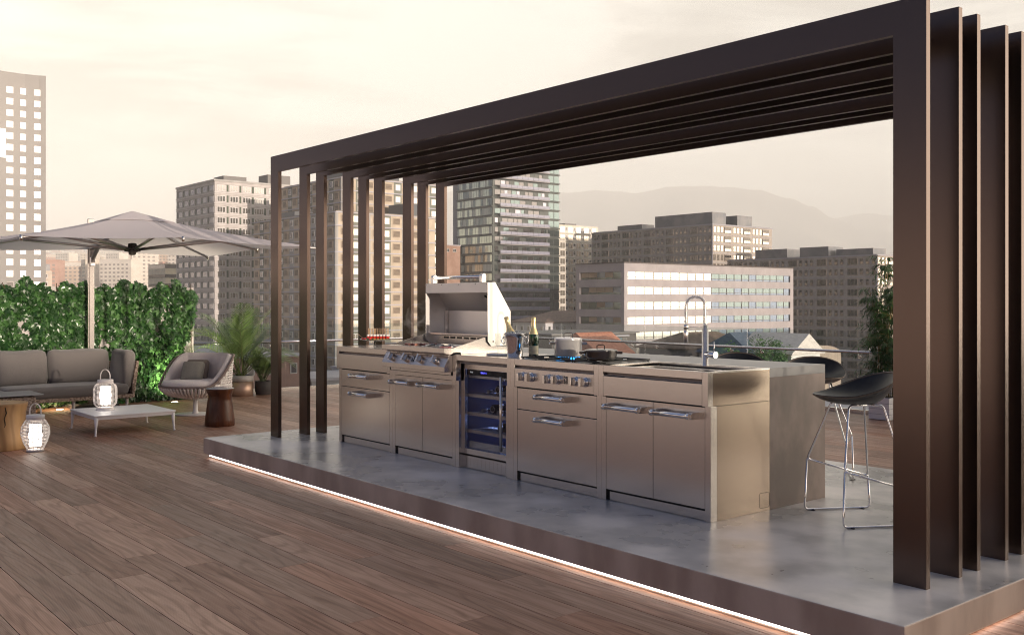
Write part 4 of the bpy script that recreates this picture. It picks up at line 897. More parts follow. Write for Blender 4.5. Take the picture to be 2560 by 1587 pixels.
# armchair
def armchair():
    r = thing('swivel_armchair', 'round white woven armchair with mauve cushions on a pedestal beside the ivy', 'armchair', (0, 0, 0))
    WV = mat('white woven strap', (.82, .77, .73), rough=.55); TAUPE = mat('taupe edge band', (.20, .15, .13), rough=.7); CUS = mat('mauve cushion', (.62, .55, .53), (.70, .63, .60), rough=.95, scale=120, sheen=.3, bump=.2, bscale=260, bdist=.002)
    ang = R(-60)
    def rim(a):      # a = 0 at the back
        c = math.cos(a); t = max(0., min(1., (c + .62) / 1.25)); t = t * t * (3 - 2 * t); return .395 + .405 * t
    def pt(a, v):    # v 0 pole .. 1 rim
        zr = rim(a); z0 = .245; z = z0 + (zr - z0) * v; f = min(1, (z - z0) / .17); f = math.sin(f * math.pi / 2) ** .55; rad = .20 + (.445 - .20) * f + .03 * max(0, (z - .42) / .4)
        rad *= (1.06 if abs(math.sin(a)) > .7 else 1.0); q = a + math.pi + ang
        return Vector((rad * math.cos(q), rad * math.sin(q) , z))
    K = 56; m = MB()
    # lower bowl of close vertical ribs, upper back of open weave
    for i in range(K):
        a = 2 * math.pi * i / K; pts = []
        for j in range(9):
            zt_ = .245 + (.40 - .245) * j / 8; v = (zt_ - .245) / (rim(a) - .245); pts.append(pt(a, min(1, v)) * 1)
        m.tube(pts, .0175, 5)
    m.build('ribbed_bowl', WV, r)
    m = MB()
    rows = 11
    for j in range(rows):
        z = .415 + j * .033; seg = []
        for i in range(72):
            a = -math.pi + 2 * math.pi * i / 72
            ok = rim(a) > z + .03
            if ok:
                v = (z - .245) / (rim(a) - .245); p = pt(a, v); n_ = Vector((p.x, p.y, 0)).normalized(); p = p + n_ * (.006 if (i // 2 + j) % 2 else -.004); seg.append(p)
            if (not ok or i == 71) and len(seg) > 1: 
                b = len(m.v)
                for p in seg: m.v += [p + Vector((0, 0, -.011)), p + Vector((0, 0, .011))]
                for q in range(len(seg) - 1): m.f.append((b + 2 * q, b + 2 * q + 2, b + 2 * q + 3, b + 2 * q + 1)); m.m.append(0); m.s.append(False)
                seg = []
            elif not ok: seg = []
    for i in range(0, 72, 2):
        a = -math.pi + 2 * math.pi * (i + .5) / 72
        if rim(a) > .47:
            pts = [pt(a, v) for v in (.35, .5, .65, .8, .95)]; sd_ = Vector((-math.sin(a + math.pi + ang), math.cos(a + math.pi + ang), 0)); b = len(m.v)
            for p in pts: m.v += [p - sd_ * .008, p + sd_ * .008]
            for q in range(4): m.f.append((b + 2 * q, b + 2 * q + 1, b + 2 * q + 3, b + 2 * q + 2)); m.m.append(0); m.s.append(False)
    m.build('woven_back', WV, r, solid=.004)
    MB().tube([pt(2 * math.pi * i / 64, 1) for i in range(64)], .017, 8, closed=True).build('edge_band', TAUPE, r)
    # inner padding following the shell
    m = MB(); n, k = 44, 8
    for i in range(n + 1):
        a = -2.35 + 4.7 * i / n
        for j in range(k + 1):
            z = .42 + (rim(a) - .005 - .42) * j / k; v = (z - .245) / (rim(a) - .245); p = pt(a, v); s = 1 - (.075 - .035 * (j / k) + .03 * math.sin(math.pi * j / k)) / .45
            m.v.append(Vector((p.x * s, p.y * s, p.z + .015 * (j / k))))
    for i in range(n):
        for j in range(k): b = i * (k + 1) + j; m.f.append((b, b + k + 1, b + k + 2, b + 1)); m.m.append(0); m.s.append(True)
    m.build('back_padding', CUS, r, solid=.07)
    f = Vector((math.cos(ang), math.sin(ang), 0)); 
    m = MB(); m.lathe(0, 0, [(.02, .385), (.36, .385), (.415, .40), (.425, .43), (.40, .462), (.25, .478), (.01, .482)], 40); m.xf(Matrix.Translation(f * .02)); m.build('seat_cushion', CUS, r)
    MB().lathe(0, 0, [(.045, .012), (.040, .03), (.030, .06), (.030, .25)], 20).build('pedestal', WHITE, r)
    m = MB(); m.lathe(0, 0, [(.29, .0), (.29, .010), (.27, .014), (.05, .018)], 44); m.xf(Matrix.Rotation(R(50), 4, 'Z') @ Matrix.Diagonal((1, .72, 1, 1))); m.build('base_plate', WHITE, r)
    return r, f
ac, fdir = armchair(); ac.location = (-13.13, 5.26, 0)
def pillow(x, y, z, s, rz, tilt, m, label):
    M = Matrix.Rotation(rz, 4, 'Z') @ Matrix.Rotation(tilt, 4, 'Y'); MB().cushion((x, y, z), (.10, s, s), .32, .9, ax=0, n=10, mtx=M).build('throw_pillow', m, label=label, cat='pillow')
pillow(-13.30 - .02, 5.36, .585, .30, R(-42), R(-24), mat('taupe pillow', (.15, .12, .10), (.2, .165, .14), rough=.95, scale=140, bump=.3, bscale=300), 'darker brown throw pillow tucked behind the grey one in the armchair')
pillow(-13.20, 5.25, .575, .29, R(-42), R(-28), mat('grey green pillow', (.235, .22, .185), (.29, .27, .23), rough=.95, scale=140, bump=.3, bscale=300), 'grey-green throw pillow leaning in front in the armchair')

# ------------------------------------------------------------------ umbrella
def umbrella():
    r = thing('cantilever_umbrella', 'large mauve grey cantilever umbrella with its mast behind the sofa', 'umbrella', (-15.03, 4.46, 0))
    ALU = mat('umbrella aluminium', (.66, .62, .60), rough=.28, metal=1.); FABU = bpy.data.materials.new('umbrella fabric'); FABU.use_nodes = True
    nt = FABU.node_tree; p = nt.nodes['Principled BSDF']; p.inputs['Base Color'].default_value = (.62, .565, .575, 1); p.inputs['Roughness'].default_value = .85
    tr = nt.nodes.new('ShaderNodeBsdfTranslucent'); tr.inputs[0].default_value = (.80, .76, .74, 1); mx = nt.nodes.new('ShaderNodeMixShader'); mx.inputs[0].default_value = .30
    nt.links.new(p.outputs[0], mx.inputs[1]); nt.links.new(tr.outputs[0], mx.inputs[2]); nt.links.new(mx.outputs[0], nt.nodes['Material Output'].inputs[0])
    C = Vector((-13.30, 4.47, 0)); H = 1.77; ze, za = 2.245, 2.735
    corners = []
    for i in range(8):
        sx, sy = [(1, 1), (0, 1), (-1, 1), (-1, 0), (-1, -1), (0, -1), (1, -1), (1, 0)][i]
        corners.append(Vector((C.x + sx * H, C.y + sy * H, ze + (.0 if sx and sy else .055))))
    ap = Vector((C.x, C.y, za - .03)); m = MB(); N = 8
    # panels, each sagging between its ribs and hanging in a shallow catenary
    for i in range(8):
        a, b = corners[i], corners[(i + 1) % 8]; base = len(m.v)
        for u in range(N + 1):
            for w in range(N + 1):
                e = a.lerp(b, w / N); e.z -= 0; pt_ = ap.lerp(e, u / N); t = u / N; s = w / N
                pt_.z -= .045 * math.sin(math.pi * t) + .055 * t * math.sin(math.pi * s) * .35 - .03 * t * (1 - t); inward = (C - Vector((e.x, e.y, 0))).normalized() * .05 * t ** 3 * math.sin(math.pi * s); pt_.x += inward.x; pt_.y += inward.y; m.v.append(pt_)
        for u in range(N):
            for w in range(N): q = base + u * (N + 1) + w; m.f.append((q, q + 1, q + N + 2, q + N + 1)); m.m.append(0); m.s.append(True)
    m.build('canopy', FABU, r)
    v = MB(); vt = [ap.lerp(c, .24) + Vector((0, 0, -.018)) for c in corners]; top = Vector((C.x, C.y, za)); v.add([top] + vt, [(0, 1 + i, 1 + (i + 1) % 8) for i in range(8)]); v.build('vent_cap', FABU, r)
    hub = Vector((C.x, C.y, 2.215)); crown = Vector((C.x, C.y, za - .06))
    for i, c in enumerate(corners):
        e = c + Vector((0, 0, -.02)); rb = MB().tube([crown, ap.lerp(e, .5) + Vector((0, 0, -.055)), e], .014, 6).build('rib', ALU, r)
        mid = crown.lerp(e, .62) + Vector((0, 0, -.03)); d = (mid - hub).normalized(); MB().tube([hub + d * .09, mid], .019, 6).build('strut', ALU, rb)
        MB().cyl(e + Vector((0, 0, -.03)), e + Vector((0, 0, .03)), .016, 8).build('rib_tip', SATIN, rb)
    MB().lathe(C.x, C.y, [(.03, 2.15), (.045, 2.16), (.05, 2.19), (.10, 2.20), (.11, 2.235), (.06, 2.25), (.055, 2.30), (.03, 2.31)], 16).build('hub', mat('dark hub', (.04, .035, .03), rough=.35, metal=.3), r)
    MB().box(-15.075, -15.035, 4.415, 4.505, .0, 2.74).box(-15.034, -15.000, 4.425, 4.495, .0, 2.55).build('mast', mat('mast aluminium', (.50, .46, .43), rough=.22, metal=1.), r, bevel=.006)
    MB().tube([(-15.02, 4.46, 2.12), (-14.2, 4.463, 2.62), (-13.34, 4.467, 2.70)], .030, 8).build('arm', ALU, r)
    MB().box(-15.0, -14.94, 4.43, 4.49, 2.05, 2.18).build('arm_bracket', ALU, r, bevel=.004)
    MB().box(-15.13, -14.75, 4.15, 4.77, .002, .05).build('base_plate', mat('umbrella base', (.05, .05, .05), rough=.6), r)
umbrella()

# ------------------------------------------------------------------ plants
PALM = leafmat('palm leaves', (.045, .085, .022), (.085, .15, .042), (.20, .27, .10), .35)
def palm(x, y, z0, H, nf, seed, label, pot_fn, spread=1.):
    r = thing('palm', label, 'palm', (x, y, 0)); rg = random.Random(seed); lv = Leaves(seed); st_ = MB()
    for i in range(nf):
        az = 2 * math.pi * i / nf + rg.uniform(-.3, .3); inner = rg.random(); el = R(86 - 44 * inner * spread); Lf = H * rg.uniform(.70, 1.02) * (1 - .1 * inner); p = Vector((x + rg.uniform(-.05, .05), y + rg.uniform(-.05, .05), z0)); pts = [p.copy()]; dirh = Vector((math.cos(az), math.sin(az), 0)); n = 18; e = el
        for k in range(n):
            t = k / n; e2 = el - (R(70) * spread * (.5 + inner)) * t ** 1.8; p = p + (dirh * math.cos(e2) + Vector((0, 0, math.sin(e2)))) * (Lf / n); pts.append(p.copy())
        st_.tube(pts, [.009 * (1 - .8 * k / n) for k in range(n + 1)], 5)
        side = Vector((-math.sin(az), math.cos(az), 0)); q = (rg.random() * 97, rg.random() * 31)
        for k in range(5, n + 1):
            for sg in (-1, 1):
                for sub in (0, .5):
                    if k + sub > n: continue
                    i0 = min(int(k + sub), n - 1); b = pts[i0].lerp(pts[i0 + 1], sub if k < n else 1); tg = (pts[min(i0 + 1, n)] - pts[i0 - 1]).normalized(); t = (k + sub - 5) / (n - 5); ll = .36 * H / 1.4 * (math.sin(math.pi * (.18 + .78 * t)) ** .7) * rg.uniform(.85, 1.1)
                    d = (side * sg * .80 + tg * .85 + Vector((0, 0, .22))).normalized(); w = .0062 * (H / 1.4) ** .5; nrm = d.cross(tg).normalized(); wd = d.cross(nrm).normalized()
                    P_ = [b, b + d * ll * .4, b + d * ll * .75 + Vector((0, 0, -.03 * ll)), b + d * ll + Vector((0, 0, -.16 * ll))]; lv.strip(P_, [w * .6, w, w * .7, .0008], wd, q if rg.random() < .5 else None)
    lv.build('fronds', PALM, r); st_.build('stems', mat('palm stem', (.10, .13, .04), rough=.5), r); pot_fn(r)
def pot_big(r):
    x, y = -15.28, 6.88; MB().lathe(x, y, [(.195, 0), (.20, .004), (.20, .235)], 36).build('pot', mat('copper pot', (.42, .27, .20), (.5, .34, .26), rough=.38, metal=.6, scale=5), r)
    MB().lathe(x, y, [(.202, .2355), (.202, .33), (.185, .332), (.18, .29)], 36).build('pot_rim', mat('pot rim concrete', (.42, .39, .37), (.52, .49, .47), rough=.7, scale=9), r)
    MB().lathe(x, y, [(.182, .28), (.182, .295)], 24).build('soil', mat('soil', (.03, .02, .014), rough=1.), r)
palm(-15.28, 6.88, .29, 1.42, 26, 4, 'tall leafy palm in a large copper coloured pot beside the end of the wall', pot_big)
def pot_small(r):
    x, y = -15.20, 7.24; MB().lathe(x, y, [(.115, 0), (.12, .004), (.122, .035), (.138, .06), (.140, .225), (.128, .228), (.125, .20)], 36).build('pot', mat('dark clay pot', (.055, .045, .042), (.075, .062, .058), rough=.7, scale=9), r)
    MB().lathe(x, y, [(.126, .19), (.126, .20)], 24).build('soil', mat('soil'), r)
palm(-15.20, 7.24, .20, .72, 15, 9, 'small palm in a dark clay pot', pot_small, .8)
def bamboo():
    r = thing('bamboo_plant', 'tall slender bamboo in a white slatted planter box by the railing', 'bamboo', (-6.85, 12.02, 0)); rg = random.Random(3); lv = Leaves(33); m = MB()
    MB().box(-7.005, -6.715, 11.85, 12.18, .006, .29).build('planter_box', WHITE, r, bevel=.004); pb = CH[r][-1]
    s = MB()
    for z in (.075, .145, .215): s.box(-7.0065, -6.7135, 11.8485, 12.1815, z, z + .004)
    s.build('slat_groove', mat('groove grey', (.25, .24, .24), rough=.8), pb); MB().box(-6.99, -6.73, 11.87, 12.16, .2903, .292).build('soil', mat('soil'), r)
    for i in range(9):
        x0, y0 = -6.86 + rg.uniform(-.09, .09), 12.02 + rg.uniform(-.1, .1); H = rg.uniform(1.2, 1.85); lx, ly = rg.gauss(0, .13), rg.gauss(0, .10); pts = [Vector((x0 + lx * (k / 10) ** 1.6, y0 + ly * (k / 10) ** 1.6, .29 + H * k / 10)) for k in range(11)]; m.tube(pts, [.009 * (1 - .7 * k / 10) for k in range(11)], 6)
        for k in range(46):
            t = rg.uniform(.10, 1.0); i0 = min(9, int(t * 10)); b = pts[i0].lerp(pts[i0 + 1], t * 10 - i0); az = rg.uniform(0, 6.28); bl = rg.uniform(.12, .42) * (1.15 - .6 * t); d = Vector((math.cos(az), math.sin(az), .25)).normalized()
            br = [b, b + d * bl * .5 + Vector((0, 0, .01)), b + d * bl + Vector((0, 0, -.05 * bl))]; m.tube(br, .0016, 3, cap=False)
            for q in range(13):
                u = rg.uniform(.15, 1.); p0 = br[0].lerp(br[1], min(1, u * 2)) if u < .5 else br[1].lerp(br[2], u * 2 - 1); a2 = az + rg.gauss(0, .9); ll = rg.uniform(.07, .14); dd = Vector((math.cos(a2), math.sin(a2), -rg.uniform(.1, .9))).normalized(); sd2 = dd.cross(Vector((rg.uniform(-.3, .3), rg.uniform(-.3, .3), 1))).normalized()
                lv.strip([p0, p0 + dd * ll * .35, p0 + dd * ll * .7 + Vector((0, 0, -.008)), p0 + dd * ll + Vector((0, 0, -.02))], [.001, .0068, .005, .0004], sd2)
    m.build('canes', mat('bamboo cane', (.13, .12, .04), (.22, .13, .05), rough=.45, scale=9), r); lv.build('leaves', leafmat('bamboo leaves', (.018, .05, .014), (.035, .085, .022), (.07, .14, .04), .4), r)
bamboo()

# ------------------------------------------------------------------ glass railing with handrail
GP = glass_mat('railing glass', (.90, .93, .93), .9)
def railing():
    n0 = None
    def run(name, label, fixed, ax, a, b, joints, zt_):
        r = thing(name, label, 'glass railing', (fixed, (a + b) / 2, 0) if ax == 'Y' else ((a + b) / 2, fixed, 0))
        edges = [a] + joints + [b]
        for p, q in zip(edges, edges[1:]):
            m = MB()
            if ax == 'Y': m.box(fixed - .008, fixed + .008, p + .006, q - .006, .02, zt_)
            else: m.box(p + .006, q - .006, fixed - .008, fixed + .008, .02, zt_)
            m.build('glass_pane', GP, r)
        ins = .055; rz_ = .843
        A = (fixed + ins, a, rz_) if ax == 'Y' else (a, fixed - ins, rz_); B = (fixed + ins, b, rz_) if ax == 'Y' else (b, fixed - ins, rz_)
        hr = MB().cyl(A, B, .0205, 14).build('handrail', mat('handrail steel', (.55, .53, .56), rough=.22, metal=1.), r)
        for j in joints:
            for dlt in (-.28, .28):
                c = j + dlt
                m = MB()
                if ax == 'Y': p0, p1 = Vector((fixed + .009, c, .775)), Vector((fixed + ins, c, .775))
                else: p0, p1 = Vector((c, fixed - .009, .775)), Vector((c, fixed - ins, .775))
                m.cyl(p0, p1, .008, 8); m.cyl(p1, p1 + Vector((0, 0, .055)), .006, 8); m.cyl(p0, p0.lerp(p1, .35), .022, 12); m.build('bracket', SATIN, hr)
        ch_ = MB()
        if ax == 'Y': ch_.box(fixed - .03, fixed + .03, a, b, .0005, .05)
        else: ch_.box(a, b, fixed - .03, fixed + .03, .0005, .05)
        ch_.build('base_channel', SATIN, r)
    run('glass_railing', 'glass railing with steel handrail along the left deck edge, seen between the pergola posts', -15.66, 'Y', 6.2, 12.33, [7.87, 9.9, 11.2], 1.13)
    run('glass_railing', 'glass railing with a steel handrail along the back of the deck, seen behind the tap', 12.36, 'X', -15.62, 3.0, [-13.5, -11.42, -9.32, -7.15, -5.0, -2.9, -.8, 1.3], 1.13)
railing()

# ------------------------------------------------------------------ thin smoke over the grate
def smoke():
    m = bpy.data.materials.new('smoke'); m.use_nodes = True; nt = m.node_tree; nt.nodes.clear(); N = nt.nodes.new; L = nt.links.new
    o = N('ShaderNodeOutputMaterial'); v = N('ShaderNodeVolumePrincipled'); v.inputs['Color'].default_value = (.9, .88, .86, 1); tc = N('ShaderNodeTexCoord'); n = N('ShaderNodeTexNoise'); n.inputs['Scale'].default_value = 6.; n.inputs['Detail'].default_value = 3; n.inputs['Distortion'].default_value = 2.2
    L(tc.outputs['Object'], n.inputs[0]); r = N('ShaderNodeMapRange'); r.inputs[1].default_value = .52; r.inputs[2].default_value = .72; r.inputs[3].default_value = 0; r.inputs[4].default_value = 1.9; L(n.outputs[0], r.inputs[0]); L(r.outputs[0], v.inputs['Density']); L(v.outputs[0], o.inputs[1])
    b = MB().ball((0, 0, 0), .26, 20); b.xf(Matrix.Translation((-7.12, 4.92, zz(1.17))) @ Matrix.Diagonal((1.2, .55, .72, 1))); b.build('smoke', m, kind='stuff', label='thin smoke rising from the food on the grill', cat='smoke')
smoke()

# ------------------------------------------------------------------ city: ground, hills, mountains
EYE = Vector((0, 0, 1.55)); FW = Vector((-.7706, .6373, 0)); RT = Vector((.6373, .7706, 0))
def lerp_tab(tab, x):
    if x <= tab[0][0]: return tab[0][1]
    for (a, p), (b, q) in zip(tab, tab[1:]):
        if x <= b: u = (x - a) / (b - a); u = u * u * (3 - 2 * u); return p + (q - p) * u
    return tab[-1][1]
MB().add([(-1500, -140, -22), (140, -140, -22), (140, 1300, -22), (-1500, 1300, -22)], [(0, 1, 2, 3)]).build('city_ground', mat('city ground', (.07, .065, .06), (.14, .12, .10), rough=.9, scale=.03), kind='structure')
from mathutils import noise as mn
# height of the land by sideways slope t and depth d in metres
LEFT = [(450, -22.6), (900, 12), (1500, 36), (2500, 88), (3400, 150), (4800, 285), (6500, 420), (9000, 420)]
RIGHT = [(450, -22.6), (1500, -10), (3000, 60), (5000, 170), (7000, 330), (9000, 420)]
def land(t, d):
    w = max(0., min(1., (t + .30) / .25)); h = lerp_tab(LEFT, d) * (1 - w) + lerp_tab(RIGHT, d) * w
    k = min(1, max(0, (d - 1400) / 2500)); return h + k * 34 * mn.fractal(Vector((t * 9, d / 900, 2.2)), 1., 2., 4)
def P3(t, d, z): p = FW * d + RT * (t * d); return Vector((p.x, p.y, z))
def sheet(name, t0, t1, nt, ds, fn, m, **k):
    b = MB(); nd = len(ds)
    for i in range(nt + 1):
        t = t0 + (t1 - t0) * i / nt
        for d in ds: b.v.append(P3(t, d, fn(t, d)))
    for i in range(nt):
        for j in range(nd - 1): q = i * nd + j; b.f.append((q, q + 1, q + nd + 1, q + nd)); b.m.append(0); b.s.append(True)
    return b.build(name, m, kind='structure', **k)
HILLM = mat('wooded hillside', (.050, .060, .045), (.17, .145, .11), rough=.95, scale=.004, detail=9, lo=.4, hi=.62)
sheet('hills', -.85, .85, 150, [450 + 190 * j for j in range(44)], land, HILLM)
RID = [(-200, 612), (300, 608), (450, 600), (700, 560), (850, 512), (1000, 492), (1075, 487), (1138, 481), (1397, 482), (1492, 474), (1590, 481), (1689, 467), (1751, 466), (1820, 468), (1890, 478), (1970, 494), (2025, 515), (2084, 543), (2153, 566), (2300, 590), (2800, 620)]
RID2 = [(1800, 660), (1950, 610), (2084, 541), (2153, 530), (2233, 537), (2400, 520), (2800, 540)]
def ridge(tab, D0, D1, amp):
    def f(t, d):
        u = 1280 + t * 2471.6; top = (751 - lerp_tab(tab, u)) / 2471.6 * D1; s = max(0, 1 - abs(d - D1) / (D1 - D0)); base = 60
        n = mn.fractal(Vector((t * 14, d / 1400, .7)), .9, 2.1, 6) * amp * (1 - s ** 3 * .85) * s; return base + (top - base) * (s ** .8) + n
    return f
MTM = mat('mountain rock', (.27, .235, .205), (.38, .33, .29), rough=.95, scale=.0009, detail=9)
sheet('mountains', -.75, .75, 260, [6800 + 130 * j for j in range(34)], ridge(RID, 6500, 9400, 190), MTM)
sheet('mountains', .15, .75, 120, [9800 + 150 * j for j in range(18)], ridge(RID2, 9400, 11500, 120), MTM)

# ------------------------------------------------------------------ near and middle buildings
def glassy(name, c, rough=.08, metal=.85): return mat(name, c, rough=rough, metal=metal)
G_DARK = glassy('dark window glass', (.16, .15, .15)); G_GLINT = glassy('glint toned window glass', (.66, .59, .50), .16); G_TEAL = glassy('teal window glass', (.15, .19, .19)); G_BLUE = glassy('blue window glass', (.13, .16, .21)); G_GRN = glassy('pale green glass', (.50, .56, .46), .15)  # sunlit faces get paler, warmer panes: the sun glint is put into their colour
FRAMEM = mat('white window frame', (.55, .53, .52), rough=.6)
class Face:
    """local frame on a facade: u along it, z up, n outwards"""
    def __init__(s, C, U, N): s.C = Vector((C[0], C[1], 0)); s.U = Vector(U); s.N = Vector(N)
    def box(s, m, u0, u1, z0, z1, n0, n1, mi=0):
        P = [s.C + s.U * u + s.N * n + Vector((0, 0, z)) for z in (z0, z1) for n in (n0, n1) for u in (u0, u1)]
        return m.add(P, [(0, 2, 3, 1), (4, 5, 7, 6), (0, 1, 5, 4), (2, 6, 7, 3), (0, 4, 6, 2), (1, 3, 7, 5)], mi)
def win_mesh(name, w, h, panes, mats, split=0., frame=.12, dep=.10):
    """a frame with panes, facing -Y, origin bottom centre, standing proud of the wall"""
    m = MB(); m.box(-w / 2, w / 2, -dep, .05, 0, h, 0); pw = (w - frame * (panes + 1)) / panes
    for i in range(panes):
        x = -w / 2 + frame + i * (pw + frame)
        if split: m.box(x, x + pw, -dep - .02, -dep, frame, h * split - frame / 2, 1); m.box(x, x + pw, -dep - .02, -dep, h * split + frame / 2, h - frame, 2 if len(mats) > 2 else 1)
        else: m.box(x, x + pw, -dep - .02, -dep, frame, h - frame, 1)
    me = bpy.data.meshes.new(name); me.from_pydata(m.v, [], m.f)
    for x in mats: me.materials.append(x)
    me.polygons.foreach_set('material_index', m.m); me.update(); return me
def put(me, name, parent, P, N, cap, rest):
    """place a window; past the cap the rest is gathered into one mesh"""
    rz = math.atan2(N[0], -N[1]); rz = math.atan2(N[1], N[0]) + math.pi / 2
    if cap[0] > 0:
        o = bpy.data.objects.new(name, me); col.objects.link(o); o.parent = parent; o.location = Vector(P) - OFF[parent]; o.rotation_euler = (0, 0, rz); cap[0] -= 1
    else: rest.append((me, Matrix.Translation(P) @ Matrix.Rotation(rz, 4, 'Z')))
def flush(rest, name, parent):
    if not rest: return
    vs, fs, ms, mats = [], [], [], []
    for me, M in rest:
        b = len(vs); vs += [M @ v.co - OFF[parent] for v in me.vertices]; mp = []
        for x in me.materials:
            if x not in mats: mats.append(x)
            mp.append(mats.index(x))
        for p in me.polygons: fs.append([b + i for i in p.vertices]); ms.append(mp[p.material_index])
    me = bpy.data.meshes.new(name); me.from_pydata(vs, [], fs)
    for x in mats: me.materials.append(x)
    me.polygons.foreach_set('material_index', ms); me.update(); o = bpy.data.objects.new(name, me); col.objects.link(o); o.parent = parent; o['kind'] = 'stuff'
def bwall(r, x0, x1, y0, y1, z1, m, name='wall', z0=-22): return MB().box(x0, x1, y0, y1, z0, z1).build(name, m, r)
def pbm(c, c2, sc=.5): return mat('render %.2f %.2f %.2f' % c, c, c2, rough=.85, scale=sc, detail=6)

def block_b2():
    x0, x1, y0, y1, zt_ = -295.1, -266.6, 112.3, 137.0, 35.05
    r = thing('apartment_block', 'tall grey apartment block with green shutters between the umbrella and the dark pergola', 'apartment block', ((x0 + x1) / 2, (y0 + y1) / 2, -22))
    bwall(r, x0, x1, y0, y1, zt_, pbm((0.375, 0.344, 0.338), (0.450, 0.413, 0.400)))
    R_ = Face((x1, y0), (0, 1, 0), (1, 0, 0)); L_ = Face((x1, y0), (-1, 0, 0), (0, -1, 0)); bands = MB(); h = 3.02
    gr = mat('green shutter', (.045, .065, .04), rough=.6); cap = [100]; rest = []; n = 17
    wm = {k: win_mesh('window', 2.5 if k != 4 else 3.0, 1.75, k, [FRAMEM, glassy('curtained glass', (.36, .35, .34), .12)], frame=.16) for k in (3, 4)}; wl = win_mesh('window', 2.7, 1.7, 3, [mat('grey frame', (.30, .30, .31)), glassy('dim glass', (.25, .24, .25), .12)], frame=.18)
    sh = MB(); shl = MB()
    for i in range(n):
        z = zt_ - 2.75 - i * h
        for a, b in ((z - .55, z - .30), (z + 1.98, z + 2.12)): R_.box(bands, 0, 24.7, a, b, .0, .22); L_.box(bands, 0, 28.5, a, b, .0, .22)
        u = 1.9
        for k in (3, 3, 3, 4, 3, 3): put(wm[k], 'window', r, R_.C + R_.U * u + Vector((0, 0, z)), R_.N, cap, rest); R_.box(sh, u + 1.65, u + 2.15, z - .05, z + 1.85, .02, .12); u += 3.8 if k == 3 else 4.2
        u = 2.0
        for k in range(6): put(wl, 'window', r, L_.C + L_.U * u + Vector((0, 0, z)), L_.N, cap, rest); L_.box(shl, u + 1.75, u + 2.55, z, z + 1.7, .02, .12); u += 4.6
    flush(rest, 'window', r); bands.build('floor_band', pbm((0.450, 0.425, 0.419), (0.525, 0.500, 0.488)), r, kind='stuff'); sh.build('shutter', gr, r, kind='stuff'); shl.build('shutter', mat('dark green panel', (.035, .045, .035)), r, kind='stuff')
    ro = MB().box(x0, x1 + .3, y0 - .3, y1, zt_ + .003, zt_ + .5).build('roof', pbm((0.312, 0.300, 0.288), (0.375, 0.362, 0.350)), r)
    MB().box(x0 + 16, x0 + 23, y0 + 5, y0 + 12, zt_ + .5, zt_ + 2.4).build('roof_hut', mat('roof plant grey', (.16, .15, .145), rough=.8), ro); MB().box(x1 - 7, x1 - 1, y0 + 16.5, y1 - 1, zt_ + .5, zt_ + 3.2).build('roof_hut', mat('roof plant grey'), ro)
block_b2()

def block_b3(x0, x1, y0, y1, zt_, label, nfl, seed, roof):
    r = thing('apartment_block', label, 'apartment block', ((x0 + x1) / 2, (y0 + y1) / 2, -22)); bwall(r, x0, x1, y0, y1, zt_, pbm((0.375, 0.312, 0.237), (0.450, 0.375, 0.294)))
    R_ = Face((x1, y0), (0, 1, 0), (1, 0, 0)); L_ = Face((x1, y0), (-1, 0, 0), (0, -1, 0)); h = 3.02; cap = [100]; rest = []
    grn = MB(); gry = MB(); bands = MB(); lm = mat('louvre brown', (.115, .085, .06), (.19, .145, .105), rough=.7, scale=.6, stretch=(1, 1, 9), detail=1)
    lou = win_mesh('louvre', 2.0, 1.55, 1, [mat('louvre surround', (.28, .22, .165)), lm], frame=.14); sm = win_mesh('window', 1.45, 1.5, 2, [FRAMEM, G_DARK], frame=.13); smr = win_mesh('window', 1.45, 1.5, 2, [FRAMEM, G_GLINT], frame=.13)
    for F_, Lg in ((L_, x1 - x0), (R_, y1 - y0)):
        F_.box(gry, .02, .55, -22, zt_ - .2, .0, .16); u = 2.3; k = 0
        while u < Lg - .8:
            if k % 2 == 1: F_.box(gry if (k // 2) % 2 else grn, u - 1.15, u + 1.15, -22, zt_ - .3, .0, .05)
            for i in range(nfl):
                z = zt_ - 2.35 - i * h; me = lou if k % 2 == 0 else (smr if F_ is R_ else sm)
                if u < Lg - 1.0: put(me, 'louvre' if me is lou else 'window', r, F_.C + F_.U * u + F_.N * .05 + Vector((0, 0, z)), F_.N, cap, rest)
            u += 2.75; k += 1
        for i in range(nfl + 1): F_.box(bands, -.1, Lg, zt_ - .35 - i * h, zt_ - .12 - i * h, 0, .34)
    flush(rest, 'window', r); grn.build('panel', mat('grey green panel', (.15, .155, .13), rough=.8), r, kind='stuff'); gry.build('panel', mat('pale grey panel', (.30, .29, .28), rough=.8), r, kind='stuff'); bands.build('floor_band', mat('lavender band', (.36, .35, .40), rough=.7), r, kind='stuff')
    ro = MB().box(x0 + .5, x1 - .5, y0 + .5, y1 - .5, zt_ + .003, zt_ + .25).build('roof', mat('roof plant grey'), r)
    for a in roof: MB().box(*a[:4], zt_ + .25, zt_ + a[4]).build('roof_hut', mat('roof dark box', (.075, .08, .09), rough=.5), ro)
block_b3(-243.5, -211.3, 121.1, 152.0, 31.65, 'tan and grey-green tower block with brown louvres, the upper one rising behind the lower', 10, 1, ((-233, -215, 128, 140, 4.2),))
block_b3(-241.9, -199.0, 112.5, 120.6, 21.95, 'tan and grey-green slab block with brown louvres, front one seen through the left pergola posts', 13, 2, ((-232, -222, 114, 119, 1.6),))
block_b3(-211.0, -199.0, 121.0, 140.0, 21.90, 'tan block wing with brown louvres and sunlit windows behind the left pergola posts', 13, 3, ((-209, -200.5, 133, 138.5, 3.2),))

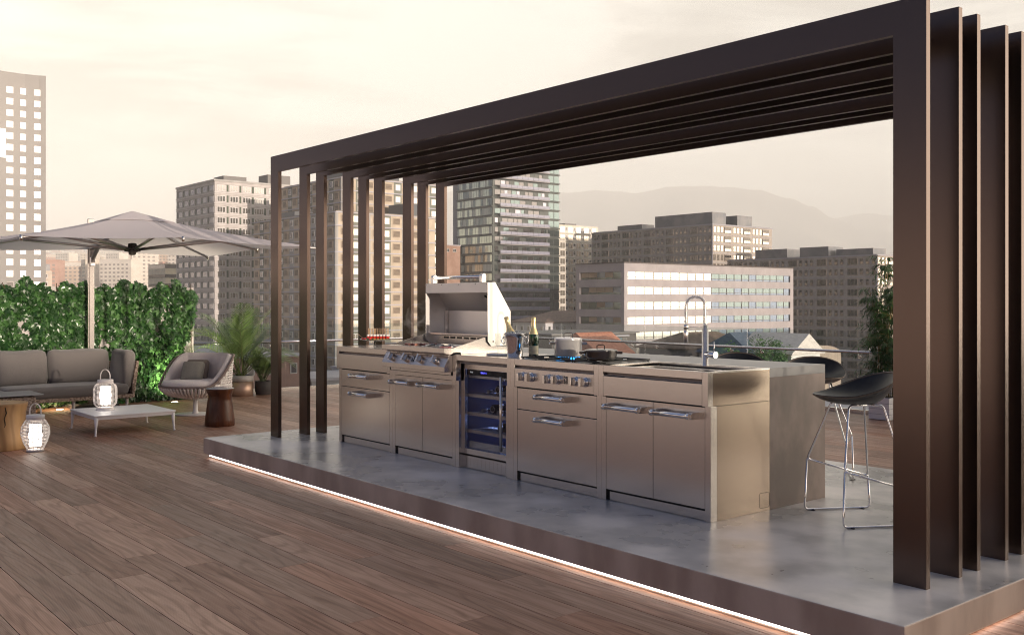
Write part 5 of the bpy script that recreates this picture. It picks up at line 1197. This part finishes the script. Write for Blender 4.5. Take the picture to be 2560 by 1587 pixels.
def tower_b4():
    x0, x1, y0, y1, zt_ = -280.9, -260.8, 207.2, 237.2, 52.0
    r = thing('glass_tower', 'tall glass tower with long lavender balconies behind the grill hood', 'tower', ((x0 + x1) / 2, (y0 + y1) / 2, -22)); bwall(r, x0, x1, y0, y1, zt_, mat('tower core', (.06, .068, .064), rough=.3))
    MB().box(x0 - 3.2, x0 - .01, y0 + .5, y1, -22, zt_).build('side_wall', mat('tower side', (.17, .17, .19), rough=.7), r)
    L_ = Face((x1, y0), (-1, 0, 0), (0, -1, 0)); R_ = Face((x1, y0), (0, 1, 0), (1, 0, 0)); h = 3.18; sl = mat('dark spandrel', (.045, .055, .052), rough=.45)
    lav = mat('lavender balcony glass', (.25, .25, .31), rough=.2); lil = mat('balcony slab', (.24, .22, .22), rough=.7); dk = mat('balcony slab dark', (.20, .18, .17)); rg = random.Random(4)  # balcony colours darkened to stand in for partial shade on this face
    pale = mat('pale blind', (.42, .45, .40), rough=.5)
    for i in range(23):
        z = zt_ - (i + 1) * h + .25
        if z < -20: break
        m = MB()
        u = .35
        while u < 19.4: w = rg.choice((.9, 1.2, 1.7)); L_.box(m, u, min(u + w - .13, 19.8), z + .55, z + h - .28, .02, .12, rg.choice((0, 0, 1, 2))); u += w
        m.build('window_band', [G_GRN, pale, G_TEAL], r); s = MB(); L_.box(s, 0, 20.1, z - .02, z + .34, 0, .45); s.build('spandrel', sl, r); s = MB(); R_.box(s, 24.6, 30.3, z - .02, z + .34, 0, .5); s.build('spandrel', sl, r)
        m = MB(); u = .8
        while u < 23.4: w = rg.choice((1.6, 2.2, 2.6)); R_.box(m, u, min(u + w - .25, 24.), z + .6, z + h - .5, .02, .10, rg.choice((0, 1, 1, 2, 3))); u += w
        for u in (25.0, 27.7): R_.box(m, u, u + 2.4, z + .5, z + h - .35, .02, .12, 4)
        m.build('window_band', [G_TEAL, G_DARK, mat('tower core'), glassy('grey lilac glass', (.3, .29, .33)), G_TEAL], r)
        b = MB(); R_.box(b, 1.9, 24.4, z - .05, z + .22, 0.03, 1.75, 0); u = 2.0
        while u < 24.2: R_.box(b, u, min(u + 2.35, 24.3), z + .30, z + 1.28, 1.66, 1.72, 1); u += 2.45
        b.build('balcony', [lil, lav], r)
tower_b4()

def block_b5():
    x0, x1, y0, y1, zt_ = -296, -274.1, 249.2, 270.0, 30.0
    r = thing('apartment_block', 'narrow cream apartment block with bright sunlit windows right of the glass tower', 'apartment block', ((x0 + x1) / 2, (y0 + y1) / 2, -22)); bwall(r, x0, x1, y0, y1, zt_, pbm((0.500, 0.463, 0.400), (0.562, 0.525, 0.463)))
    R_ = Face((x1, y0), (0, 1, 0), (1, 0, 0)); cap = [100]; rest = []; big = win_mesh('window', 2.5, 2.2, 2, [FRAMEM, G_GLINT], frame=.1); sml = win_mesh('window', 1.1, 1.3, 1, [FRAMEM, G_DARK], frame=.12); bd = MB(); h = 2.98
    for i in range(14):
        z = zt_ - 2.9 - i * h
        for k in range(5): put(big, 'window', r, R_.C + R_.U * (2.0 + k * 4.1) + Vector((0, 0, z)), R_.N, cap, rest); put(sml, 'window', r, R_.C + R_.U * (4.05 + k * 4.1) + Vector((0, 0, z + .7)), R_.N, cap, rest) if k < 4 else None
        R_.box(bd, 0, 20.8, z - .42, z - .16, 0, .3)
    flush(rest, 'window', r); bd.build('floor_band', pbm((0.450, 0.425, 0.388), (0.500, 0.475, 0.438)), r, kind='stuff'); MB().box(x0 + 3, x1 - 3, y0 + 6, y0 + 12, zt_ + .003, zt_ + .9).build('roof_hut', mat('roof plant grey'), r)
block_b5()

def block_b68(x0, x1, y0, y1, zt_, label, nfl, huts):
    r = thing('apartment_block', label, 'apartment block', ((x0 + x1) / 2, (y0 + y1) / 2, -22)); bwall(r, x0, x1, y0, y1, zt_, pbm((0.294, 0.256, 0.225), (0.362, 0.319, 0.281), .9))
    R_ = Face((x1, y0), (0, 1, 0), (1, 0, 0)); L_ = Face((x1, y0), (-1, 0, 0), (0, -1, 0)); h = 3.0; cap = [100]; rest = []; bd = MB()
    fr = mat('brown window frame', (.16, .13, .11)); gl2 = glassy('brown window glass', (.10, .09, .08)); glo = glassy('bronze pane', (.34, .28, .22), .2)
    si = win_mesh('window', 1.05, 1.75, 1, [fr, glo, gl2], .5, .12); tr = win_mesh('triple_window', 3.3, 1.95, 3, [fr, gl2], 0, .16, .25); siR = win_mesh('window', 1.2, 1.95, 1, [fr, G_GLINT, G_GLINT], .5, .1); trR = win_mesh('triple_window', 3.5, 2.0, 3, [fr, G_GLINT, gl2], .52, .16, .25)
    for i in range(nfl):
        z = zt_ - 2.55 - i * h
        for F_, Lg in ((R_, y1 - y0), (L_, x1 - x0)):
            u = 1.0; k = 0
            while u < Lg - 1.5:
                if k % 2 == 0:
                    for q in range(3):
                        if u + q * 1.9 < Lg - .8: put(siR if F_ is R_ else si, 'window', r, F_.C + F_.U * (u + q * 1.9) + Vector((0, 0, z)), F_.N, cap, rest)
                    u += 6.6
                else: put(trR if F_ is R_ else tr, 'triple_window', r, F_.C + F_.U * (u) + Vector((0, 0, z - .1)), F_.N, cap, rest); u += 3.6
                k += 1
            if i: F_.box(bd, -.1, Lg, z + 2.28, z + 2.42, 0, .2)
    L_.box(bd, -.15, x1 - x0, zt_ - .2, zt_ + .15, 0, .3); R_.box(bd, -.15, y1 - y0, zt_ - .2, zt_ + .15, 0, .3); L_.box(bd, -.15, .25, -22, zt_, .0, .1)
    flush(rest, 'window', r); bd.build('floor_band', mat('grey lilac band', (.30, .29, .32), rough=.7), r, kind='stuff'); ro = MB().box(x0 + .4, x1 - .4, y0 + .4, y1 - .4, zt_ + .003, zt_ + .3).build('roof', mat('roof plant grey'), r)
    for a in huts: MB().box(*a[:4], zt_ + .3, zt_ + a[4]).build('roof_hut', mat('slate roof box', (.10, .105, .12), (.16, .155, .16), rough=.35, metal=.4, scale=.3), ro)
block_b68(-259.5, -204.0, 252.3, 284.0, 26.05, 'long brown brick apartment block with sunlit right end and rooftop boxes under the mountain', 8, ((-232, -207, 256, 263, 4.4), (-219, -207, 269, 277, 3.9), (-250, -238, 256, 262, 2.2)))
block_b68(-211.0, -151.0, 259.9, 284.0, 14.55, 'long brown brick apartment block behind the bamboo at the right', 12, ((-196, -184, 264, 272, 3.2), (-178, -168, 262, 270, 3.2), (-166, -154, 263, 270, 2.2)))

def office_b7():
    x0, x1, y0, y1, zt_ = -178.4, -162.0, 168.1, 235.4, 10.35
    r = thing('office_building', 'pale pink office building with long ribbon windows behind the tap', 'office building', ((x0 + x1) / 2, (y0 + y1) / 2, -22)); PK = mat('pink grey cladding', (.27, .245, .25), (.31, .28, .285), rough=.6, scale=.4)
    R_ = Face((x1, y0), (0, 1, 0), (1, 0, 0)); L_ = Face((x1, y0), (-1, 0, 0), (0, -1, 0)); h = 3.58; mull = mat('bronze mullion', (.10, .075, .065), rough=.4, metal=.4); dkr = mat('dark roof edge', (.05, .035, .032)); rg = random.Random(8)
    zs = [zt_ - 3.75 - i * h for i in range(8)]; wl = MB(); zp = zt_
    MB().box(x0 + .8, x1 - .8, y0 + .8, y1 - .8, -22, zt_ - .2).build('core', mat('office core', (.03, .03, .03)), r)
    for z in zs + [-22]:       # cladding bands between the ribbons
        top = zp; bot = z + 1.75 if z > -22 else -22
        if bot < top: wl.box(x0, x1, y0, y1, bot, top)
        zp = z
    for a, b in ((x0, x0 + 1.2), (x1 - 1.1, x1)): wl.box(a - .003, b + .003, y0 - .003, y0 + 1.2, -22, zt_ - .01)
    wl.box(x1 - 1.2, x1 + .003, y1 - 1.4, y1 + .003, -22, zt_ - .01); wl.build('wall', PK, r)
    for z in zs:
        if z < -20: continue
        m = MB(); u = 1.15
        while u < 65.9:
            e = min(u + 3.1, 65.9); R_.box(m, u + .05, e - .05, z + .52, z + 1.72, -.32, -.28, 1 if u < 30 else rg.choice((2, 2, 3))); R_.box(m, u + .12, e - .12, z + .04, z + .46, -.32, -.28, 1 if u < 30 else 3); R_.box(m, e - .05, e + .05, z, z + 1.75, -.34, -.20, 0); u += 3.1
        R_.box(m, 1.1, 66, z + .44, z + .54, -.34, -.2, 0); m.build('ribbon_window', [mull, glassy('bright reflection office glass', (.72, .69, .64), .10, 1.), G_TEAL, G_BLUE], r)  # brightest panes on the left part carry a reflection as glass colour
        m = MB(); u = 1.2
        for k in range(5): e = u + 2.75; L_.box(m, u + .06, e - .06, z + .48, z + 1.68, -.42, -.36, rg.choice((1, 2, 1, 3))); L_.box(m, u + .1, e - .1, z + .05, z + .42, -.42, -.36, 2); L_.box(m, e - .05, e + .05, z, z + 1.75, -.44, -.3, 0); u = e
        m.build('ribbon_window', [mull, G_BLUE, G_TEAL, mat('ochre blind', (.30, .22, .14))], r)
    jl = MB()
    for z in zs:
        R_.box(jl, 0, 67, z + 2.7, z + 2.73, .0, .01)
    for k in range(44): R_.box(jl, .5 + k * 1.52, .53 + k * 1.52, -10, zt_ - .1, .0, .008)
    jl.build('panel_joint', mat('panel joint', (.30, .25, .24)), r, kind='stuff'); MB().box(x0 - .1, x1 + .15, y0 - .15, y1 + .1, zt_ + .003, zt_ + .28).build('roof_edge', dkr, r)
office_b7()

def curved_tower():
    pts = [(-158, 214), (-152.5, 225), (-147.4, 234.5), (-142.6, 243), (-138.0, 250.4), (-134.8, 254.6), (-131.6, 258.2), (-128.6, 260.8), (-125.6, 262.4), (-124.0, 262.9)]; zt_ = 61.2
    W = [FW * d + RT * r_ for r_, d in pts]; W = [Vector((p.x, p.y, 0)) for p in W]; back = [Vector((p.x - 14, p.y + 2, 0)) for p in W]
    r = thing('curved_tower', 'beige curved tower with square windows at the left edge', 'tower', (W[5].x, W[5].y, -22)); m = MB()
    zt = [zt_ + .25 * (len(W) - 1 - i) for i in range(len(W))]
    zt = [zt_] * len(W)
    poly = [(p.x, p.y) for p in W] + [(p.x, p.y) for p in back[::-1]]; m.ext(poly[::-1], 'Z', -22, zt_)
    m.build('wall', pbm((.26, .245, .235), (.285, .268, .255), .05), r); cap = [100]; rest = []
    wb = win_mesh('window', 1.75, 1.75, 1, [mat('tower reveal', (.5, .45, .42)), glassy('bright tower glass', (.9, .88, .86), .2)], frame=.06, dep=.05); wd = win_mesh('window', 1.75, 1.75, 1, [mat('tower reveal'), glassy('pale window', (.50, .48, .48), .15)], frame=.06, dep=.05); wk = win_mesh('window', 1.75, 1.75, 1, [mat('tower reveal'), G_DARK], frame=.1, dep=.05)
    cols = []; s = 0
    seg = []; 
    for a, b in zip(W, W[1:]): seg.append((b - a).length)
    tot = sum(seg); u = tot - 2.0
    while u > 2:
        v = u; i = 0
        while v > seg[i]: v -= seg[i]; i += 1
        p = W[i].lerp(W[i + 1], v / seg[i]); d = (W[i + 1] - W[i]).normalized(); n_ = Vector((d.y, -d.x, 0))
        if n_.dot(-FW) < 0: n_ = -n_
        cols.append((p, n_)); u -= 3.35
    for k, (p, n_) in enumerate(cols):
        for j in range(26):
            z = zt_ - 5.5 - j * 3.0
            if z < -3: break
            me = wd if k == 0 else (wk if j > 16 and (k + j) % 3 else (wb if k > 0 else wd)); 
            put(me, 'window', r, p + Vector((0, 0, z)), n_, cap, rest)
    flush(rest, 'window', r)
    p, n_ = cols[3]; q = cols[4][0]; d = (p - q).normalized(); a = p - d * 3.5 + n_ * .3; b = p + d * 2.2 + n_ * .3; m = MB(); m.add([e_ + Vector((0, 0, z)) + n_ * o for z in (38.6, 46.2) for o in (0, .25) for e_ in (a, b)], [(0, 2, 3, 1), (4, 5, 7, 6), (0, 1, 5, 4), (2, 6, 7, 3), (0, 4, 6, 2), (1, 3, 7, 5)]); m.build('white_panel', mat('white facade panel', (.85, .84, .82), rough=.4), r)
curved_tower()

# ------------------------------------------------------------------ low buildings seen through the railing
def house(name, label, x0, x1, y0, y1, ze, zr, wallm, roofm, ridge='X', win=3, hip=0., over=.5, base=-22):
    r = thing(name, label, 'house', ((x0 + x1) / 2, (y0 + y1) / 2, base)); bwall(r, x0, x1, y0, y1, ze, wallm, z0=base)
    a, b, c, d = x0 - over, x1 + over, y0 - over, y1 + over; m = MB(); zz_ = ze - .15
    if ridge == 'X': ym = (c + d) / 2; R0, R1 = (a + hip, ym, zr), (b - hip, ym, zr); m.add([(a, c, zz_), (b, c, zz_), (b, d, zz_), (a, d, zz_), R0, R1], [(0, 1, 5, 4), (1, 2, 5), (2, 3, 4, 5), (3, 0, 4)])
    else: xm = (a + b) / 2; R0, R1 = (xm, c + hip, zr), (xm, d - hip, zr); m.add([(a, c, zz_), (b, c, zz_), (b, d, zz_), (a, d, zz_), R0, R1], [(0, 1, 4), (1, 2, 5, 4), (2, 3, 5), (3, 0, 4, 5)])
    m.build('roof', roofm, r, solid=.2)
    if win:
        wm_ = win_mesh('window', .9, 1.3, 1, [FRAMEM, G_DARK], frame=.1); cap = [60]
        for F_, Lg in ((Face((x1, y0), (-1, 0, 0), (0, -1, 0)), x1 - x0), (Face((x1, y0), (0, 1, 0), (1, 0, 0)), y1 - y0)):
            n = max(2, int(Lg / 2.6))
            for k in range(n):
                for j in range(win): put(wm_, 'window', r, F_.C + F_.U * (Lg * (k + .5) / n) + Vector((0, 0, ze - 2.4 - j * 3)), F_.N, cap, [])
    return r
WW = pbm((0.575, 0.525, 0.550), (0.650, 0.600, 0.613)); tile = lambda n, c, c2: mat(n, c, c2, rough=.8, scale=1.6, stretch=(1, 1, 2), detail=8)
BR = tile('brown tiles', (.115, .075, .06), (.17, .115, .09)); OR = tile('orange tiles', (.34, .12, .07), (.48, .19, .11)); SL = tile('slate roof', (.075, .105, .155), (.11, .14, .19)); WHR = tile('pale zinc roof', (.52, .49, .46), (.62, .58, .54))
house('house', 'white house with brown tiled roof left of the pink office building', -200.5, -187.5, 166.0, 192, -3.9, -1.25, WW, BR, 'Y', 1, hip=9)
house('house', 'low building with a bright orange tiled roof behind the steel pot', -129.4, -118.6, 117.2, 124.8, -7.4, -4.05, pbm((0.375, 0.300, 0.275), (0.425, 0.350, 0.312)), OR, 'Y', 0)
house('house', 'house with a broad brown tiled roof behind the tap', -102.5, -93.5, 109.6, 126.5, -5.3, -3.3, mat('dark house wall', (.09, .085, .09)), BR, 'Y', 2, hip=5)
house('house', 'house with a slate blue roof behind the tap lever', -92.4, -83.5, 111.4, 119.5, -5.7, -3.05, WW, SL, 'Y', 1, hip=1.6)
house('house', 'white gabled house with a pale zinc roof right of the slate one', -86, -77.9, 112.7, 119.4, -5.5, -3.0, pbm((0.620, 0.620, 0.600), (0.660, 0.660, 0.650)), WHR, 'X', 1)
h8 = house('house', 'rust coloured building with white framed windows behind the potted palms', -124, -110.5, 44, 58, -5.0, -4.2, pbm((0.20, 0.12, 0.10), (.26, .155, .125)), mat('flat roof grey', (.2, .2, .24), rough=.6), 'X', 4)
def low_glass():
    r = thing('low_commercial_building', 'low dark building with blue and orange windows behind the champagne bottle', 'commercial building', (-160, 148, -22)); bwall(r, -172, -150.5, 135, 160, -5.6, mat('dark fascia', (.06, .05, .048), rough=.6))
    F_ = Face((-150.5, 135), (0, 1, 0), (1, 0, 0)); m = MB(); rg = random.Random(2)
    for j in range(4):
        u = .5
        while u < 21: w = rg.choice((1.1, 1.8, 2.4)); F_.box(m, u, u + w - .2, -8.2 - j * 3.2, -6.6 - j * 3.2, .02, .1, rg.choice((0, 0, 1, 2))); u += w
    m.build('window_band', [glassy('blue shop glass', (.14, .24, .30)), mat('orange blind', (.36, .16, .05)), G_DARK], r)
    s = MB()
    for j in range(5): F_.box(s, 0, 22, -6.2 - j * 3.2, -5.9 - j * 3.2, 0, .8)
    s.build('ledge', mat('grey lilac band'), r); MB().box(-172, -150, 134.5, 160.5, -5.595, -5.3).build('roof', mat('roof plant grey'), r)
low_glass()
def barrel():
    r = thing('reflected_arch_hall', 'beige rounded hall standing in for an arch reflected in the railing glass', 'hall', (-84, 122, -22)); pr = [(117 + 0, -22)] + [(122.5 - 5.5 * math.cos(math.pi * i / 14), -6.4 + 1.6 * math.sin(math.pi * i / 14) ** .7) for i in range(15)] + [(128, -22)]  # hall built in place of an arch reflected in the railing glass
    MB().ext([(y, z) for y, z in pr], 'X', -98, -80).build('wall', mat('beige hall', (.27, .22, .18), (.33, .27, .22), rough=.8, scale=.8, stretch=(1, 6, .3)), r)
barrel()
def flat_low(label, x0, x1, y0, y1, z, m, name='low_building'):
    r = thing(name, label, 'building', ((x0 + x1) / 2, (y0 + y1) / 2, -22)); bwall(r, x0, x1, y0, y1, z, m); MB().box(x0 - .2, x1 + .2, y0 - .2, y1 + .2, z + .003, z + .35).build('roof', mat('pale flat roof', (.34, .32, .35), (.42, .39, .41), rough=.7, scale=.4), r)
    wm_ = win_mesh('window', 1.4, 1.2, 2, [FRAMEM, G_DARK], frame=.1)
    for k in range(int((y1 - y0) / 3)): put(wm_, 'window', r, (x1, y0 + 1.5 + k * 3, z - 2.2), (1, 0, 0), [1], [])
flat_low('low pale building with a flat lilac roof seen low behind the right stool', -64, -50, 84, 108, -9.0, pbm((0.500, 0.463, 0.475), (0.562, 0.525, 0.537)))
flat_low('low white building with a flat roof in the street below the railing at left', -150, -128, 84, 108, -10.0, pbm((0.525, 0.500, 0.525), (0.587, 0.562, 0.587)))
flat_low('grey building in the street below, left of the dark commercial building', -128, -116, 62, 80, -9.0, pbm((0.275, 0.263, 0.275), (0.325, 0.312, 0.325)))
flat_low('brown brick building peeping between the pergola posts and the glass tower', -292, -277.5, 196, 206, 20.5, pbm((0.275, 0.163, 0.119), (0.338, 0.213, 0.163)))
def long_low():
    r = thing('long_low_block', 'long low beige block with grey end wall just above the ivy wall', 'apartment block', (-430, 105, -22)); x0, x1, y0, y1, z = -470, -452, 60.5, 118, 14.2
    bwall(r, x0 - 24, x1 - .01, y0 - .0, y1, z, pbm((0.425, 0.350, 0.288), (0.500, 0.413, 0.338))); MB().box(x1 - 18, x1 - 3, y0 + 34, y1, z + .003, z + 3.0).build('roof_hut', mat('slate roof box', ), r)
    F_ = Face((x1, y0), (0, 1, 0), (1, 0, 0)); me = win_mesh('window', 3.6, 1.6, 4, [FRAMEM, G_DARK], frame=.2)
    for j in range(3):
        for k in range(11): put(me, 'window', r, F_.C + F_.U * (3 + k * 5.1) + Vector((0, 0, z - 3.0 - j * 3.3)), F_.N, [1], [])
long_low()
def pale_sliver():
    r = thing('apartment_block', 'sliver of a pale yellow striped block just left of the tall grey block', 'apartment block', (-322, 108, -22)); x1, y0 = -318.5, 117.5; bwall(r, -334, x1, y0, 132, 13.5, pbm((0.550, 0.500, 0.375), (0.625, 0.562, 0.425)))
    m = MB(); F_ = Face((x1, y0), (0, 1, 0), (1, 0, 0)); L_ = Face((x1, y0), (-1, 0, 0), (0, -1, 0))
    for i in range(11): F_.box(m, 0, 14, 12 - i * 3.1, 13.2 - i * 3.1, 0, .1); L_.box(m, 0, 15, 12 - i * 3.1, 13.2 - i * 3.1, 0, .1)
    m.build('window_band', G_DARK, r, kind='stuff')
pale_sliver()

# street trees; the pair stands in for reflections in the railing glass
TREEM = leafmat('tree leaves', (.03, .085, .03), (.06, .15, .045), (.13, .25, .08), .5)
def street_tree(x, y, z0, h, rr, seed, label):
    r = thing('street_tree', label, 'tree', (x, y, z0), 'trees among the houses'); m = MB(); rg = random.Random(seed); m.tube([(x, y, z0), (x + .2, y, z0 + h * .35), (x, y + .2, z0 + h * .7)], [.35, .26, .12], 8)
    for k in range(7): a = rg.uniform(0, 6.28); m.tube([(x, y, z0 + h * .4), (x + rr * .5 * math.cos(a), y + rr * .5 * math.sin(a), z0 + h * rg.uniform(.6, .85))], [.12, .04], 5)
    m.build('trunk', mat('bark', (.07, .05, .035), rough=.9), r); lv = Leaves(seed); cl = [(Vector((x + rg.gauss(0, rr * .42), y + rg.gauss(0, rr * .42), z0 + h * rg.uniform(.48, .98))), rg.uniform(.28, .5) * rr) for _ in range(26)]
    for i in range(3600):
        c, s = rg.choice(cl); d = Vector((rg.gauss(0, 1), rg.gauss(0, 1), rg.gauss(0, .8))).normalized() * s * rg.uniform(.5, 1.05); w = rg.uniform(.10, .20)
        M = Matrix.Translation(c + d) @ Matrix.Rotation(rg.uniform(0, 6.28), 4, 'Z') @ Matrix.Rotation(rg.uniform(0, 3), 4, 'X') @ Matrix.Diagonal((w, w, w, 1)); lv.poly(M, [(-1, 0, 0), (0, -.6, .1), (1, 0, 0), (0, .6, .1)], [(0, 1, 2, 3)])
    lv.build('crown', TREEM, r)
street_tree(-80.5, 108.2, -22, 18.6, 3.0, 5, 'round green tree standing in for a reflection in the railing glass, left of the pair')
street_tree(-78.5, 111.4, -22, 18.2, 2.6, 6, 'round green tree standing in for a reflection in the railing glass, right of the pair')
street_tree(-99, 58.5, -22, 11.5, 3.4, 7, 'small tree in the street beside the rust coloured building')

# unseen building to the right, added and sized to block the low sun
r = thing('sun_blocking_building', 'unseen brown building added at the right to block the low sun from the terrace', 'building', (85, 0, -22)); bwall(r, 70, 100, -70, 75, 5.1, pbm((.16, .13, .11), (.2, .165, .14))); MB().box(69.8, 100.2, -70.2, 75.2, 5.103, 5.52).build('roof', mat('pale flat roof'), r)
_wm = win_mesh('window', 2.2, 1.6, 2, [FRAMEM, G_DARK], frame=.12)
for j in range(5):
    for k in range(20): put(_wm, 'window', r, (70, -66 + k * 7, 1.8 - j * 4), (-1, 0, 0), [1], [])

# ------------------------------------------------------------------ far town on the hillside
def far_town():
    rg = random.Random(77); cols = [((.50, .42, .34), (.60, .52, .43)), ((.56, .50, .44), (.64, .58, .52)), ((.44, .24, .18), (.5, .3, .24)), ((.50, .37, .28), (.58, .45, .36))]
    mats = [mat('far block %d' % i, a, b, rough=.9, scale=.09, stretch=(1, 1, 3), detail=2) for i, (a, b) in enumerate(cols)]; tl = mat('far terracotta roof', (.36, .17, .12), rough=.9); winm = mat('far window row', (.24, .21, .19), rough=.6)
    protos = {}
    for k, (w, dd, h) in enumerate(((46, 14, 20), (30, 14, 26), (22, 16, 34), (60, 14, 17), (14, 11, 9))):
        for c in range(4):
            m = MB(); m.box(-w / 2, w / 2, -dd / 2, dd / 2, -14, h, 0)
            if k == 4: m.add([(-w / 2 - .5, -dd / 2 - .5, h), (w / 2 + .5, -dd / 2 - .5, h), (w / 2 + .5, dd / 2 + .5, h), (-w / 2 - .5, dd / 2 + .5, h), (-w / 2, 0, h + 3.2), (w / 2, 0, h + 3.2)], [(0, 1, 5, 4), (1, 2, 5), (2, 3, 4, 5), (3, 0, 4)], 1)
            else:
                for j in range(int(h / 3.3)):
                    for q in range(int(w / 4)): x = -w / 2 + 2 + q * 4; m.box(x - 1.0, x + 1.0, -dd / 2 - .15, -dd / 2 + .1, j * 3.3 + 1, j * 3.3 + 2.5, 2)
            me = bpy.data.meshes.new('far_block'); me.from_pydata(m.v, [], m.f)
            for x in (mats[c], tl, winm): me.materials.append(x)
            me.polygons.foreach_set('material_index', m.m); me.update(); protos[k, c] = me
    lab = ['pale apartment block in the hazy far town above the ivy wall', 'cream apartment block in the hazy far town above the ivy wall', 'reddish apartment block in the hazy far town above the ivy wall', 'sandy apartment block in the hazy far town above the ivy wall']
    for i in range(290):
        band = rg.random()
        if band < .55: d = rg.uniform(820, 2500); k = rg.choice((0, 1, 1, 2, 3))
        else: d = rg.uniform(2500, 4600); k = 4 if rg.random() < .75 else 0
        t = rg.uniform(-.50, -.325) if rg.random() < .85 else rg.uniform(-.7, -.1); c = rg.choice((0, 0, 1, 1, 2, 3)); p = P3(t, d, land(t, d) + 0); sc = 1 if d < 2500 else 1.7
        o = bpy.data.objects.new('far_block', protos[k, c]); col.objects.link(o); o.location = p; o.rotation_euler = (0, 0, R(50 + rg.gauss(0, 22))); o.scale = (sc, sc, sc)
        if k == 4: tag(o, 'small red roofed house on the hazy hillside behind the umbrella mast', 'house', 'houses on the far hillside')
        else: tag(o, lab[c], 'apartment block', 'blocks of the far town, ' + ('pale', 'cream', 'reddish', 'sandy')[c])
far_town()

# ------------------------------------------------------------------ haze
def haze():
    m = bpy.data.materials.new('haze'); m.use_nodes = True; nt = m.node_tree; nt.nodes.clear(); o = nt.nodes.new('ShaderNodeOutputMaterial'); v = nt.nodes.new('ShaderNodeVolumePrincipled')
    v.inputs['Color'].default_value = (.99, .99, .96, 1); v.inputs['Density'].default_value = HAZE; v.inputs['Anisotropy'].default_value = -.32; nt.links.new(v.outputs[0], o.inputs['Volume'])
    b = MB().box(-14500, 150, -150, 14500, -24, 1160).build('haze', m, kind='stuff'); tag(b, 'pale evening haze over the whole city', 'haze')
HAZE = .00022
haze()
